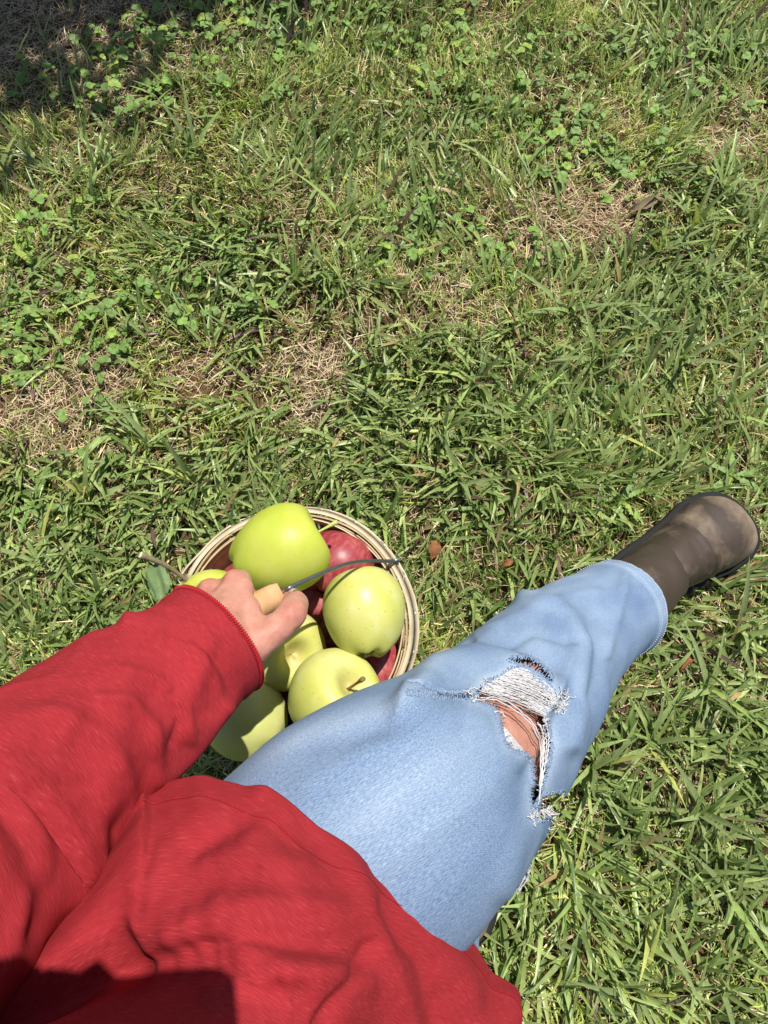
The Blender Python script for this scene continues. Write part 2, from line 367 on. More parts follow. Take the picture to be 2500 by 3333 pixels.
# ------------------------------------------------------------------ the ground
def relief(x, y):
    return .012 * noise(x * 3.1, y * 3.1, 1.5) + .006 * noise(x * 9, y * 9, 3.3) - .006
ax = np.concatenate([-np.geomspace(200, 2.2, 22), np.linspace(-2.1, 2.1, 141), np.geomspace(2.2, 200, 22)])
ay = np.concatenate([-np.geomspace(200, 1.7, 22), np.linspace(-1.6, 3.2, 161), np.geomspace(3.3, 200, 22)])
X, Y = np.meshgrid(ax, ay, indexing='ij')
fade = sstep(4, 2, np.hypot(X, Y - .6))
V = np.stack([X, Y, relief(X, Y) * fade], -1).reshape(-1, 3)
ground = obj('ground', fast_mesh('ground', V, grid_faces(len(ax), len(ay), False)[:, ::-1]), M['soil']); tag(ground, kind='structure')

# patches, each (u, v, ru, rv, weight) sighted on the ground and turned into metres there
def patches(lst, shrink=1):
    o = []
    for u, v, ru, rv, k in lst:
        c = ground_at(u, v); a = ground_at(u + ru, v); b = ground_at(u, v + rv)
        o.append((c[0], c[1], abs(a[0] - c[0]), abs(b[1] - c[1]), k))
    if shrink != 1: o = [(a, b, c * shrink, d * shrink, k * .95) for a, b, c, d, k in o]
    return o
BARE = patches([(80, 1330, 260, 110, 1), (330, 1240, 110, 110, .9), (240, 1450, 150, 90, .7), (1050, 1170, 140, 110, .9), (980, 1350, 110, 90, .6),
                (1500, 1010, 130, 110, .65), (1400, 880, 130, 60, .6), (1730, 800, 150, 80, .85), (1950, 730, 220, 130, 1), (2050, 640, 150, 70, .8),
                (2360, 480, 150, 70, .75), (2430, 370, 90, 60, .6), (120, 40, 520, 270, 1.1), (-300, 150, 500, 300, 1), (640, 1220, 160, 70, .5), (1850, 500, 160, 60, .35)], .93)
CLOV = patches([(650, 130, 260, 150, 1), (930, 60, 220, 120, .6), (380, 270, 240, 90, .7), (140, 990, 260, 110, .8), (700, 1030, 140, 90, .6), (330, 1160, 190, 80, .9), (160, 1170, 130, 70, .9),
                (300, 1290, 80, 70, .6), (2030, 530, 170, 90, 1), (1480, 150, 240, 130, .4), (1450, 790, 170, 90, .7), (1670, 870, 120, 60, .8), (1900, 200, 260, 120, .25),
                (2280, 200, 200, 120, .3), (1450, 330, 160, 90, .45), (1750, 420, 260, 110, .5), (2300, 310, 200, 90, .4), (100, 700, 200, 150, .25), (650, 850, 260, 110, .25)])
BROAD = patches([(2330, 700, 230, 240, 1), (2200, 1000, 340, 280, .9), (1500, 1250, 380, 260, .8), (1900, 1430, 480, 230, .9), (850, 900, 240, 180, .8), (1100, 750, 200, 160, .4), (480, 1560, 500, 230, .9),
                 (250, 1800, 400, 300, .9), (2150, 2900, 450, 620, 1), (1280, 1560, 380, 180, .8), (2250, 2300, 300, 380, 1), (1250, 450, 200, 140, .35), (420, 620, 380, 120, .2), (1400, 2000, 200, 300, .3), (2350, 130, 180, 120, .3)])
def field(lst, x, y, wob=.35):
    q = 1 + wob * noise(x * 9, y * 9, 7.7) + wob * .6 * noise(x * 25, y * 25, 4.4)
    r = np.zeros_like(x)
    for cx, cy, rx, ry, k in lst:
        d = ((x - cx) / rx) ** 2 + ((y - cy) / ry) ** 2
        r = np.maximum(r, k * np.exp(-.8 * (d * q) ** 1.5))
    return r
def scatter(n, margin=.3, seed=1):
    g = np.random.default_rng(seed)
    y = g.uniform(-.33 - margin, 1.72 + margin, n * 2)
    hw = np.interp(y, [-.33, 1.72], [.53, .89]) + margin
    x = g.uniform(-1.25, 1.25, n * 2)
    k = np.abs(x) < hw
    return x[k][:n], y[k][:n], g

def ribbons(x, y, z0, length, width, head, tilt, curl, nseg, col, fold=False, twist=None, tipcol=None, taper=1.3):
    n = len(x); t = np.linspace(0, 1, nseg + 1)
    th = tilt[:, None] + curl[:, None] * t[None]
    ch, sh = np.cos(head)[:, None], np.sin(head)[:, None]
    st = length[:, None] / nseg
    hx = np.cumsum(np.concatenate([np.zeros((n, 1)), (np.sin(th) * st)[:, :-1]], 1), 1)
    hz = np.cumsum(np.concatenate([np.zeros((n, 1)), (np.cos(th) * st)[:, :-1]], 1), 1)
    P = np.stack([x[:, None] + hx * ch, y[:, None] + hx * sh, np.maximum(z0[:, None] + hz, z0[:, None] + .001)], -1)
    wp = np.minimum(1, .55 + 2.2 * t) * (1 - t ** 2.2) ** (.9 / taper) + .02
    W = width[:, None] * wp[None] * .5
    side = np.stack([-sh * np.ones_like(th), ch * np.ones_like(th), np.zeros_like(th)], -1)
    up = np.stack([-np.cos(th) * ch, -np.cos(th) * sh, np.sin(th)], -1)
    if twist is not None:
        tw = twist[:, None, None] * (0.3 + .7 * t)[None, :, None]; side, up = side * np.cos(tw) + up * np.sin(tw), up * np.cos(tw) - side * np.sin(tw)
    Lf, Rt = P - side * W[..., None], P + side * W[..., None]
    if fold:
        Lf = Lf + up * W[..., None] * .35; Rt = Rt + up * W[..., None] * .35
        V = np.stack([Lf, P, Rt], 2); c = 3
    else: V = np.stack([Lf, Rt], 2); c = 2
    base = (np.arange(n) * (nseg + 1) * c)[:, None, None]
    i = np.arange(nseg)[None, :, None]; j = np.arange(c - 1)[None, None, :]
    a = base + i * c + j
    F = np.stack([a, a + 1, a + c + 1, a + c], -1).reshape(-1, 4)
    C = np.broadcast_to(col[:, None, None, :], V.shape).copy()
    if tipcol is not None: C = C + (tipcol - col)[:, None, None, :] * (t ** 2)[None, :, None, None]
    return V.reshape(-1, 3), F, C.reshape(-1, 3)
def U(g, a, b, n): return g.uniform(a, b, n)

# short lawn grass
x, y, g = scatter(170000, .32, 11)
bare = field(BARE, x, y); br = field(BROAD, x, y)
clump = noise(x * 16, y * 16, 2.2)
keep = g.uniform(0, 1, len(x)) < np.clip(1 - 1.05 * bare, .03, 1) * (.62 + .45 * clump) * (1 - .3 * br)
x, y = x[keep], y[keep]; n = len(x)
hd = noise(x * 4, y * 4, 9.1) * 3.5 + g.normal(0, 1.1, n)
mix = np.clip(.5 + .9 * noise(x * 6, y * 6, 5.5) + g.normal(0, .35, n), 0, 1)[:, None]
col = (1 - mix) * np.array([.105, .195, .038]) + mix * np.array([.40, .48, .125])
dry = g.uniform(0, 1, n) < .17; col[dry] = np.array([.62, .54, .28]) * g.uniform(.7, 1.15, (dry.sum(), 1))
col *= g.uniform(.6, 1.4, (n, 1))
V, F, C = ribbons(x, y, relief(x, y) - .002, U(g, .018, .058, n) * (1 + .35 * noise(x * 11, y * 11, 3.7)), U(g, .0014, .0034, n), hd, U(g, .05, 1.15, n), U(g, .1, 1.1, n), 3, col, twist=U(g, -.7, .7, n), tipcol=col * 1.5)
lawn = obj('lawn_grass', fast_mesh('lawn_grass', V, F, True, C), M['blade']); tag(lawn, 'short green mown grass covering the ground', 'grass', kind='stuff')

# dead straw lying flat between the blades
x, y, g = scatter(125000, .32, 12)
bare = field(BARE, x, y)
keep = g.uniform(0, 1, len(x)) < np.clip(.27 + .85 * bare + .2 * noise(x * 7, y * 7, 1.1), .2, 1)
x, y = x[keep], y[keep]; n = len(x)
k = g.uniform(0, 1, (n, 1)); k2 = noise(x * 3, y * 3, 8.8)[:, None] * .5 + .5
col = (1 - k) * np.array([.46, .34, .22]) + k * np.array([.84, .72, .52]); col = col * (1 - .25 * k2 * np.array([0, .25, .5])) * g.uniform(.6, 1.1, (n, 1))
V, F, C = ribbons(x, y, relief(x, y) + g.uniform(.001, .012, n), U(g, .012, .05, n), U(g, .0008, .0022, n), U(g, 0, 6.28, n), U(g, 1.2, 1.75, n), U(g, -.5, .5, n), 2, col, twist=U(g, -1, 1, n))
st = obj('dead_grass', fast_mesh('dead_grass', V, F, True, C), M['straw']); tag(st, 'tan dead grass clippings matted on the soil', 'dead grass', kind='stuff')

# loose broad grass leaves lying every way
x, y, g = scatter(52000, .3, 13)
br = field(BROAD, x, y); bare = field(BARE, x, y)
keep = g.uniform(0, 1, len(x)) < np.clip(.20 + .70 * br - .55 * bare, 0.02, 1) * np.clip(1 + .8 * noise(x * 12, y * 12, 4.9), .25, 1.6)
x, y = x[keep], y[keep]; n = len(x)
mix = np.clip(g.normal(.5, .3, n), 0, 1)[:, None]
col = (1 - mix) * np.array([.13, .215, .06]) + mix * np.array([.38, .46, .175])
dry = g.uniform(0, 1, n) < .05; col[dry] = np.array([.36, .26, .13]) * g.uniform(.6, 1.2, (dry.sum(), 1))
red = g.uniform(0, 1, n) < .02; col[red] = np.array([.16, .10, .09])
col *= g.uniform(.65, 1.3, (n, 1))
V, F, C = ribbons(x, y, relief(x, y) + g.uniform(0, .012, n), U(g, .03, .095, n), U(g, .0042, .0098, n), noise(x * 5, y * 5, 6.1) * 3.2 + g.normal(0, .9, n), U(g, .3, 1.2, n), U(g, .1, .9, n), 5, col, fold=True, twist=U(g, -.6, .6, n), taper=1.0)
bg_ = obj('broad_grass_leaves', fast_mesh('broad_grass_leaves', V, F, True, C), M['blade']); tag(bg_, 'broad flat grass leaves strewn through the lawn', 'grass', kind='stuff')

# the lawn runs on beyond the picture, sparser
g = np.random.default_rng(15); n = 95000
rr = g.uniform(.45, 1, n) ** 1.0 * 4.6; aa = g.uniform(0, 6.28, n); rr = rr * g.uniform(.12, 1, n) ** .6; x = rr * np.cos(aa); y = .6 + rr * np.sin(aa)
k = ~((y > -.62) & (y < 2.0) & (np.abs(x) < np.interp(y, [-.33, 1.72], [.53, .89]) + .28)); x, y = x[k], y[k]; n = len(x)
mix = g.uniform(0, 1, (n, 1)); col = (1 - mix) * np.array([.11, .20, .04]) + mix * np.array([.38, .44, .13])
V, F, C = ribbons(x, y, relief(x, y) * sstep(4, 2, np.hypot(x, y - .6)), U(g, .03, .08, n), U(g, .004, .009, n), U(g, 0, 6.28, n), U(g, .2, 1.3, n), U(g, .1, 1.1, n), 2, col)
fg = obj('outer_grass', fast_mesh('outer_grass', V, F, True, C), M['blade']); tag(fg, 'sparser grass of the orchard floor further out', 'grass', kind='stuff')

# crabgrass tufts: each a thing with its blades
def blade_mesh(i):
    g = np.random.default_rng(100 + i)
    V, F, C = ribbons(np.zeros(1), np.zeros(1), np.zeros(1), np.array([g.uniform(.075, .135)]), np.array([g.uniform(.0075, .0115)]), np.zeros(1), np.array([g.uniform(.3, .85)]), np.array([g.uniform(.3, 1.0)]), 7, np.ones((1, 3)), fold=True, twist=np.array([g.uniform(-.7, .7)]), taper=.85)
    me = fast_mesh('blade', V, F); me.materials.append(M['broad']); return me
BLADES = [blade_mesh(i) for i in range(12)]
TUFTS = [(2360, 620, 12), (2260, 720, 12), (2440, 740, 11), (2150, 830, 11), (2300, 900, 12), (1860, 1010, 11), (1950, 1150, 10), (2080, 1080, 10), (2220, 1160, 10), (1290, 1340, 12), (1210, 1240, 9),
         (1440, 1400, 10), (1560, 1240, 10), (1680, 1360, 10), (1800, 1500, 9), (1500, 1560, 9), (1990, 1380, 9), (2380, 1330, 8), (960, 900, 10), (860, 1010, 10), (1060, 880, 8), (1130, 700, 7), (640, 480, 6), (1030, 600, 6),
         (480, 1440, 9), (280, 1620, 9), (640, 1560, 8), (120, 1820, 9), (330, 1950, 8), (1930, 2500, 8), (2120, 2420, 9), (2320, 2250, 9), (2050, 2720, 9), (2280, 2650, 9), (1880, 2900, 9), (2130, 3000, 10), (2380, 2900, 9), (1850, 3150, 8), (2080, 3230, 8), (2330, 3200, 8), (2420, 2480, 7), (2230, 1820, 6), (2400, 2050, 7), (1250, 1700, 6)]
def tuft_label(u, v):
    if u > 1780 and v > 2100: return 'tuft of broad crabgrass blades in the lawn beside the ripped knee and shirt'
    if u > 2100 and v < 950: return 'thick tuft of broad crabgrass blades beside the bare soil with bark'
    if u < 700 and v > 1400: return 'tuft of broad crabgrass blades beside the basket and red sleeve'
    if u > 1750 and v > 1300: return 'tuft of broad crabgrass blades growing near the boot'
    if v < 1050: return 'tuft of broad crabgrass blades between the clover patches'
    return 'tuft of broad crabgrass blades in the open lawn beyond the basket'
for i, (u, v, nb) in enumerate(TUFTS):
    p = ground_at(u, v, .01); p[2] = relief(p[0], p[1])
    t = empty('crabgrass_tuft', p); tag(t, tuft_label(u, v), 'grass tuft', 'crabgrass tufts in the lawn')
    a0 = random.uniform(0, 6.28)
    for k in range(nb):
        b = bpy.data.objects.new('blade', BLADES[(i * 5 + k * 7) % 12]); link(b, t)
        b.rotation_euler = (random.uniform(-.15, .15), random.uniform(-.3, .35), a0 + k * 2.4 + random.uniform(-.5, .5))
        s = random.uniform(.7, 1.15); b.scale = (s, s * random.uniform(.85, 1.1), s); b.location = (random.uniform(-.008, .008), random.uniform(-.008, .008), 0)
# grass stalks with seed heads
for i, (u, v, hx, hy, hz) in enumerate([(1790, 960, -.05, .16, .13), (1240, 1220, -.07, .12, .12)]):
    p = ground_at(u, v); p[2] = 0
    t = empty('seed_stalk', p); tag(t, ['tall grass stalk with branched seed head beside the bare brown patch', 'thin grass stalk with green seed head beside a crabgrass tuft'][i], 'grass stalk', 'grass stalks gone to seed')
    P = catmull([(0, 0, 0), (hx * .35, hy * .35, hz * .55), (hx, hy, hz)], 10)
    V, F = thin_tube(P, np.linspace(.0019, .0011, 10), 5); obj('stem', fast_mesh('stem', V, F), M['broad'], t)
    for k in range(3):
        e = np.array([hx, hy, hz]); d = nrm(np.array([hx + random.uniform(-.06, .06), hy * .8 + .02, .02 + random.uniform(-.03, .03)])) * .05
        b = Bag(); V, F = thin_tube(catmull([e, e + d * .5 + [0, 0, .004], e + d], 8), .0009, 4); b.add(V, F)
        for q in range(14):
            c = e + d * (q + 1) / 15 + rng.normal(0, .0006, 3); V, F = thin_tube([c, c + nrm(d + rng.normal(0, .02, 3)) * .0025, c + nrm(d + rng.normal(0, .03, 3)) * .004], [.0004, .0011, .0003], 4); b.add(V, F)
        obj('seed_head', b.mesh('seed_head'), M['broad'], t)

# clover: each plant a thing with its three-lobed leaves
def clover_leaf(i):
    g = np.random.default_rng(300 + i); b = Bag(); h = g.uniform(.012, .034); lean = g.uniform(-.012, .012, 2)
    top = np.array([lean[0], lean[1], h])
    V, F = thin_tube(catmull([(0, 0, 0), (lean[0] * .3, lean[1] * .3, h * .5), top], 5), .0007, 4); b.add(V, F)
    tiltd = g.uniform(-.25, .25, 2)
    for k in range(3):
        a = k * 2.094 + g.uniform(-.15, .15); L_ = g.uniform(.0075, .0135); ch, sh = math.cos(a), math.sin(a)
        rows = []
        for t in np.linspace(0, 1, 7):
            ww = L_ * .5 * (math.sin(math.pi * min(1, t ** .8 * .97)) ** .62) * (1 if t < .99 else .35)
            for q in (-1, 0, 1):
                r_ = L_ * (t - (.07 if (q == 0 and t > .9) else 0)); zz = .0022 * math.sin(t * 2.6) + .10 * abs(q) * ww - .0016 * t * t
                X_, Y_ = r_ * ch - q * ww * sh, r_ * sh + q * ww * ch
                rows.append(top + [X_, Y_, zz + X_ * tiltd[0] + Y_ * tiltd[1]])
        b.add(np.array(rows), grid_faces(7, 3, False))
    me = b.mesh('leaf'); me.materials.append(M['clover']); return me
CLEAF = [clover_leaf(i) for i in range(14)]
g = np.random.default_rng(21); placed = []
cx, cy, _ = scatter(60000, .05, 22); f = field(CLOV, cx, cy)
for x_, y_, f_ in zip(cx, cy, f):
    if len(placed) >= 140: break
    if f_ < g.uniform(.06, 1.2): continue
    if placed and min((x_ - a) ** 2 + (y_ - b) ** 2 for a, b in placed) < .04 ** 2: continue
    placed.append((x_, y_))
def clover_label(x_, y_):
    if x_ < -.35 and y_ > 1.2: return 'clover plant with three-lobed leaves at the edge of the tree shade'
    if x_ < -.1 and y_ < 1.0: return 'clover plant with three-lobed leaves beside the bare tan patch'
    if x_ > .1 and y_ < 1.1: return 'clover plant with three-lobed leaves next to the soil patch with bark'
    return 'clover plant with three-lobed leaves among the fine grass far from the basket'
for i, (x_, y_) in enumerate(placed):
    t = empty('clover_plant', (x_, y_, relief(x_, y_))); tag(t, clover_label(x_, y_), 'clover', 'clover plants in the lawn')
    for k in range(random.randint(6, 11)):
        b = bpy.data.objects.new('leaf', CLEAF[(i * 3 + k) % 14]); link(b, t); s = random.uniform(.6, 1.3)
        r_ = .045 * math.sqrt(random.random()); a = random.uniform(0, 6.28)
        b.location = (r_ * math.cos(a), r_ * math.sin(a), 0); b.rotation_euler = (random.uniform(-.25, .25), random.uniform(-.25, .25), random.uniform(0, 6.28)); b.scale = (s,) * 3

# rosettes of toothed leaves
def toothed(i):
    g = np.random.default_rng(500 + i); Ln = g.uniform(.055, .085); rows = []
    for k, t in enumerate(np.linspace(0, 1, 17)):
        ww = Ln * .16 * (t ** .6) * (1 - t ** 4) * (1.0 if k % 2 else .55) + .0006
        z = Ln * (.30 * t - .42 * t * t) + .004
        for q in (-1, 0, 1): rows.append((Ln * t - (.004 if q and k % 2 else 0), q * ww, z + .12 * abs(q) * ww + .0015 * g.normal()))
    me = fast_mesh('leaf', np.array(rows), grid_faces(17, 3, False)); me.materials.append(M['clover']); return me
TL = [toothed(i) for i in range(4)]
for (u, v), lab in zip([(2370, 1560), (330, 1560), (2010, 1640), (120, 1660)], ['rosette of toothed dandelion leaves beyond the boot toe', 'rosette of toothed dandelion leaves below the left bare patch', 'small rosette of toothed leaves between the boot and crabgrass', 'rosette of toothed leaves among broad grass left of the basket']):
    p = ground_at(u, v); t = empty('dandelion_plant', (p[0], p[1], .012)); tag(t, lab.replace('left bare patch', 'bare soil patch').replace('left of', 'beside'), 'weed', 'toothed leaf rosettes')
    a0 = random.uniform(0, 6)
    for k in range(6):
        b = bpy.data.objects.new('leaf', TL[k % 4]); link(b, t); b.rotation_euler = (0, random.uniform(-.2, .1), a0 + k * 1.05 + random.uniform(-.3, .3)); s = random.uniform(.7, 1.05); b.scale = (s, s, s)

# dry leaf and bark chip on the ground
def scrap(name, u, v, z, rot, L_, W_, mat, label, cat, seed):
    g = np.random.default_rng(seed); rows = []
    for t in np.linspace(0, 1, 9):
        ww = W_ * .5 * math.sin(math.pi * (t * .94 + .03)) ** .7
        for q in (-1, -.5, 0, .5, 1): rows.append((L_ * (t - .5), q * ww, W_ * .3 * q * q + .004 * g.normal() * abs(q) + .01 * math.sin(t * 3)))
    rows = np.array(rows); F = grid_faces(9, 5, False); nb = len(rows)
    V = np.vstack([rows, rows - [0, 0, .0008]]); o_ = obj(name, fast_mesh(name, V, np.vstack([F, F[:, ::-1] + nb])), mat)
    p = ground_at(u, v, z); o_.location = (p[0], p[1], z); o_.rotation_euler = (.1, -.1, rot); tag(o_, label, cat); return o_
scrap('dry_leaf', 1412, 1790, .014, 1.3, .032, .02, M['dry_leaf'], 'curled rusty brown dead leaf on the grass by the basket', 'dead leaf', 3)
scrap('dry_leaf', 1650, 1835, .014, .4, .022, .012, M['dry_leaf'], 'small brown dead leaf on the grass above the jeans', 'dead leaf', 4)
scrap('bark_chip', 2110, 670, .016, .35, .085, .02, M['bark'], 'brown strip of bark lying on the bare soil', 'bark', 5)
scrap('dry_leaf', 2240, 2140, .025, .9, .05, .008, M['straw'] if False else M['dry_leaf'], 'dry reddish grass leaf lying near the jeans hem', 'dead leaf', 6)

# ------------------------------------------------------------------ apple tree beyond the top of the picture (its shade falls in the corner)
tree = empty('apple_tree', (-.76, 2.58, 0)); tag(tree, 'leafy apple tree shading the straw beyond the clover', 'tree')
b = Bag(); V, F = thin_tube([(0, 0, -.05), (.03, .02, .5), (-.02, .05, 1.0), (0, .05, 1.5)], [.11, .085, .075, .05], 12, 20); b.add(V, F)
obj('trunk', b.mesh('trunk'), M['tree_bark'], tree)
lb = Bag(); gl = np.random.default_rng(41); tips = []
for k in range(16):
    a = k * 2.4; h0 = gl.uniform(.8, 1.45); e = np.array([math.cos(a) * gl.uniform(.45, .85), .05 + math.sin(a) * gl.uniform(.45, .85), gl.uniform(1.3, 2.2)])
    s0 = np.array([0, .05, h0]); P = catmull([s0, s0 * .5 + e * .5 + [0, 0, -.08], e], 8); V, F = thin_tube(P, np.linspace(.03, .007, 8), 6); lb.add(V, F); tips += [P[3], P[5], P[6], P[7]]
obj('limbs', lb.mesh('limbs'), M['tree_bark'], tree)
tips = np.array(tips); n = 17000; c = tips[gl.integers(0, len(tips), n)] + gl.normal(0, .14, (n, 3))
d = nrm(gl.normal(0, 1, (n, 3)) + [0, 0, -.3]); sd = nrm(np.cross(d, gl.normal(0, 1, (n, 3)))); Ls = gl.uniform(.07, .11, (n, 1))
V = np.stack([c, c + d * Ls * .5 + sd * Ls * .28, c + d * Ls, c + d * Ls * .5 - sd * Ls * .28], 1).reshape(-1, 3)
cr = obj('crown', fast_mesh('crown', V, np.arange(4 * n).reshape(-1, 4), False), M['tree_leaf'], tree); cr['kind'] = 'stuff'

# ------------------------------------------------------------------ basket
BC = np.array([-.0920, .1485, .456]); RB = .1175; HB = .15; BTILT = math.radians(9)
BMAT = Matrix.Translation((0, 0, HB)) @ Matrix.Rotation(BTILT, 4, 'X') @ Matrix.Rotation(-.05, 4, 'Y') @ Matrix.Translation((0, 0, -HB))   # hangs a little tipped
basket = empty('fruit_basket', (BC[0], BC[1], BC[2] - HB)); tag(basket, 'round pale wooden splint basket full of apples with wire handle', 'basket')
def arc_slab(r0a, r0b, z0, z1, a0, a1, th, n=10, m=4, wav=0, seed=0):
    """a bent thin slab: radius r0a at z0 to r0b at z1, outer face, thickness th inwards; closed"""
    g = np.random.default_rng(seed); A = np.linspace(a0, a1, n); T = np.linspace(0, 1, m); ph = g.uniform(0, 6)
    def shell(off):
        R = (r0a + (r0b - r0a) * T)[:, None] + off + wav * np.sin(A * 5 + ph)[None]
        Z = (z0 + (z1 - z0) * T)[:, None] + 0 * A[None]
        return np.stack([R * np.cos(A), R * np.sin(A), Z], -1)
    o_, i_ = shell(0), shell(-th); V = np.vstack([o_.reshape(-1, 3), i_.reshape(-1, 3)]); F0 = grid_faces(m, n, False); k = n * m
    F = [F0, F0[:, ::-1] + k]
    idx = np.arange(k).reshape(m, n)
    for e, rev in ((idx[0], 1), (idx[-1], 0), (idx[:, 0], 0), (idx[:, -1], 1)):
        q = np.stack([e[:-1], e[1:], e[1:] + k, e[:-1] + k], -1); F.append(q[:, ::-1] if not rev else q)
    F = np.vstack(F)
    ang = np.arctan2(V[:, 1], V[:, 0]); ang = a0 + np.mod(ang - a0 + 1e-4, 2 * math.pi); uv = np.stack([ang * r0b, V[:, 2]], -1)[F.ravel()]
    return V, F, uv
NS = 16
for k in range(NS):
    a = k * 2 * math.pi / NS; hw = math.pi / NS * .93
    V, F, uv = arc_slab(.088, RB - .004, 0.003, HB - .002 - .004 * random.random(), a - hw, a + hw, .0016, 7, 6, .0006, k)
    o_ = obj('stave', fast_mesh('stave', V, F, False, None, uv[:, ::-1]), M['splint'], basket)
# a few inner crossing splints, floor, hoops
V, F, uv = arc_slab(.001, .0865, .006, .0065, 0, 2 * math.pi - 1e-3, .003, 40, 6)
V[:, 2] = np.where(np.arange(len(V)) < len(V) // 2, .006, .003); obj('floor', fast_mesh('floor', V, F, False, None, uv), M['splint'], basket)
for nm, ra, rb_, z0, z1, th, sd, a0, mt in (('outer_hoop', RB - .0020, RB - .0014, HB - .022, HB + .0006, .0022, 1, 2.2, 'splint'), ('outer_hoop', RB + .0092, RB + .0038, HB - .020, HB + .0012, .0046, 2, 2.75, 'band'),
                                   ('inner_hoop', RB - .0066, RB - .0060, HB - .018, HB - .001, .0017, 3, .4, 'splint'), ('lower_hoop', .0985, .1006, .055, .073, .0018, 4, 1.0, 'band')):
    V, F, uv = arc_slab(ra, rb_, z0, z1, a0, a0 + 2 * math.pi * (.995 if nm == 'lower_hoop' else 1.0) - .02, th, 110, 3, .0007, sd)
    o_ = obj(nm, fast_mesh(nm, V, F, False, None, uv), M[mt], basket)
# loose end of the hoop lap standing off
V, F, uv = arc_slab(RB + .0105, RB + .0066, HB - .0195, HB + .0010, 2.15, 2.75, .002, 16, 3, 0, 6)
V[:, :2] *= (1 + .035 * sstep(2.45, 2.75, np.arctan2(V[:, 1], V[:, 0])))[:, None]
obj('hoop_end', fast_mesh('hoop_end', V, F, False, None, uv), M['band'], basket)
for k in range(20):
    a = k * 2 * math.pi / 20 + .12
    V, F = thin_tube([(RB + .0060, -.004, HB - .006), (RB + .0068, 0, HB - .008), (RB + .0066, .004, HB - .010)], .0005, 4)
    o_ = obj('staple', fast_mesh('staple', V, F), M['staple'], basket); o_.rotation_euler = (0, 0, a)
for q in list(basket.children):
    q.data.transform(BMAT @ q.matrix_basis); q.matrix_basis = Matrix()
# loose splinters on the hoop edges
sb_ = Bag()
for k in range(46):
    a = random.uniform(0, 6.28); p0 = np.array([(RB + .003) * math.cos(a), (RB + .003) * math.sin(a), HB - random.choice((.001, .0015, .003))]); tdir = np.array([-math.sin(a), math.cos(a), 0])
    V, F = thin_tube([p0, p0 + tdir * .003 + [0, 0, .0008], p0 + tdir * random.uniform(.005, .01) + np.array([math.cos(a), math.sin(a), .6]) * random.uniform(.0005, .003)], [.0005, .0004, .0001], 3); sb_.add(V, F)
o_ = obj('splinters', sb_.mesh('splinters'), M['band'], basket); o_['kind'] = 'stuff'; o_.data.transform(BMAT)
# bail: wire and turned grip
GA = np.array([-.0835, .147, .6035]); GD = nrm(np.array([.86, .49, .03])); GL = .088     # grip: right end and its axis
GB_ = GA - GD * GL
org = np.array(basket.location)
ring_ = [np.array(BMAT @ Vector(((RB + .001) * math.cos(q), (RB + .001) * math.sin(q), HB - .004))) + org for q in np.linspace(0, 2 * math.pi, 180, endpoint=False)]
kr = int(np.argmin([np.hypot(*(np.array(sight(q)[:2]) - [1266, 1848])) for q in ring_])); PR = ring_[kr]; PL = ring_[(kr + 90) % 180]
hand_wire = [PR + [0, 0, -.008], PR + [.004, .001, 0], PR + [.001, 0, .010], PR * .55 + GA * .45 + np.array([.002, .004, .026]), GA + GD * .012 + [0, 0, .0006], GA]
W2 = hand_wire + [GA * .5 + GB_ * .5, GB_, GB_ - GD * .012 - [0, 0, .002], PL * .5 + GB_ * .5 + np.array([-.012, -.01, .012]), PL + [-.001, 0, .012], PL + [-.004, 0, 0], PL + [0, 0, -.008]]
V, F = thin_tube(catmull(np.array(W2) - org, 110), .0019, 8); obj('wire_bail', fast_mesh('wire_bail', V, F), M['wire'], basket)
T = np.linspace(0, 1, 15); prof = .0098 + .0024 * np.sin(np.pi * T) ** .8; prof[0] *= .9; prof[-1] *= .9
V, F = thin_tube((GA[None] + (GB_ - GA)[None] * T[:, None]) - org, prof, 20)
me = fast_mesh('grip', V, F); l = me.uv_layers.new(name='UVMap')
co = V[F.ravel()]; l.data.foreach_set('uv', np.stack([(co @ GD), co[:, 2]], -1).astype(np.float32).ravel()); obj('grip', me, M['grip'], basket)
for P_ in (PR, PL):
    a = math.atan2(P_[1] - BC[1], P_[0] - BC[0]); q = np.array([math.cos(a), math.sin(a), 0])
    V, F = thin_tube(catmull([P_ - org + q * .006 + [0, 0, -.004], P_ - org + q * .009 + [0, 0, .002], P_ - org + q * .003 + [0, 0, .008], P_ - org - q * .006 + [0, 0, .003], P_ - org - q * .009 + [0, 0, -.006]], 16), .0017, 6); obj('bail_ear', fast_mesh('bail_ear', V, F), M['staple'], basket)

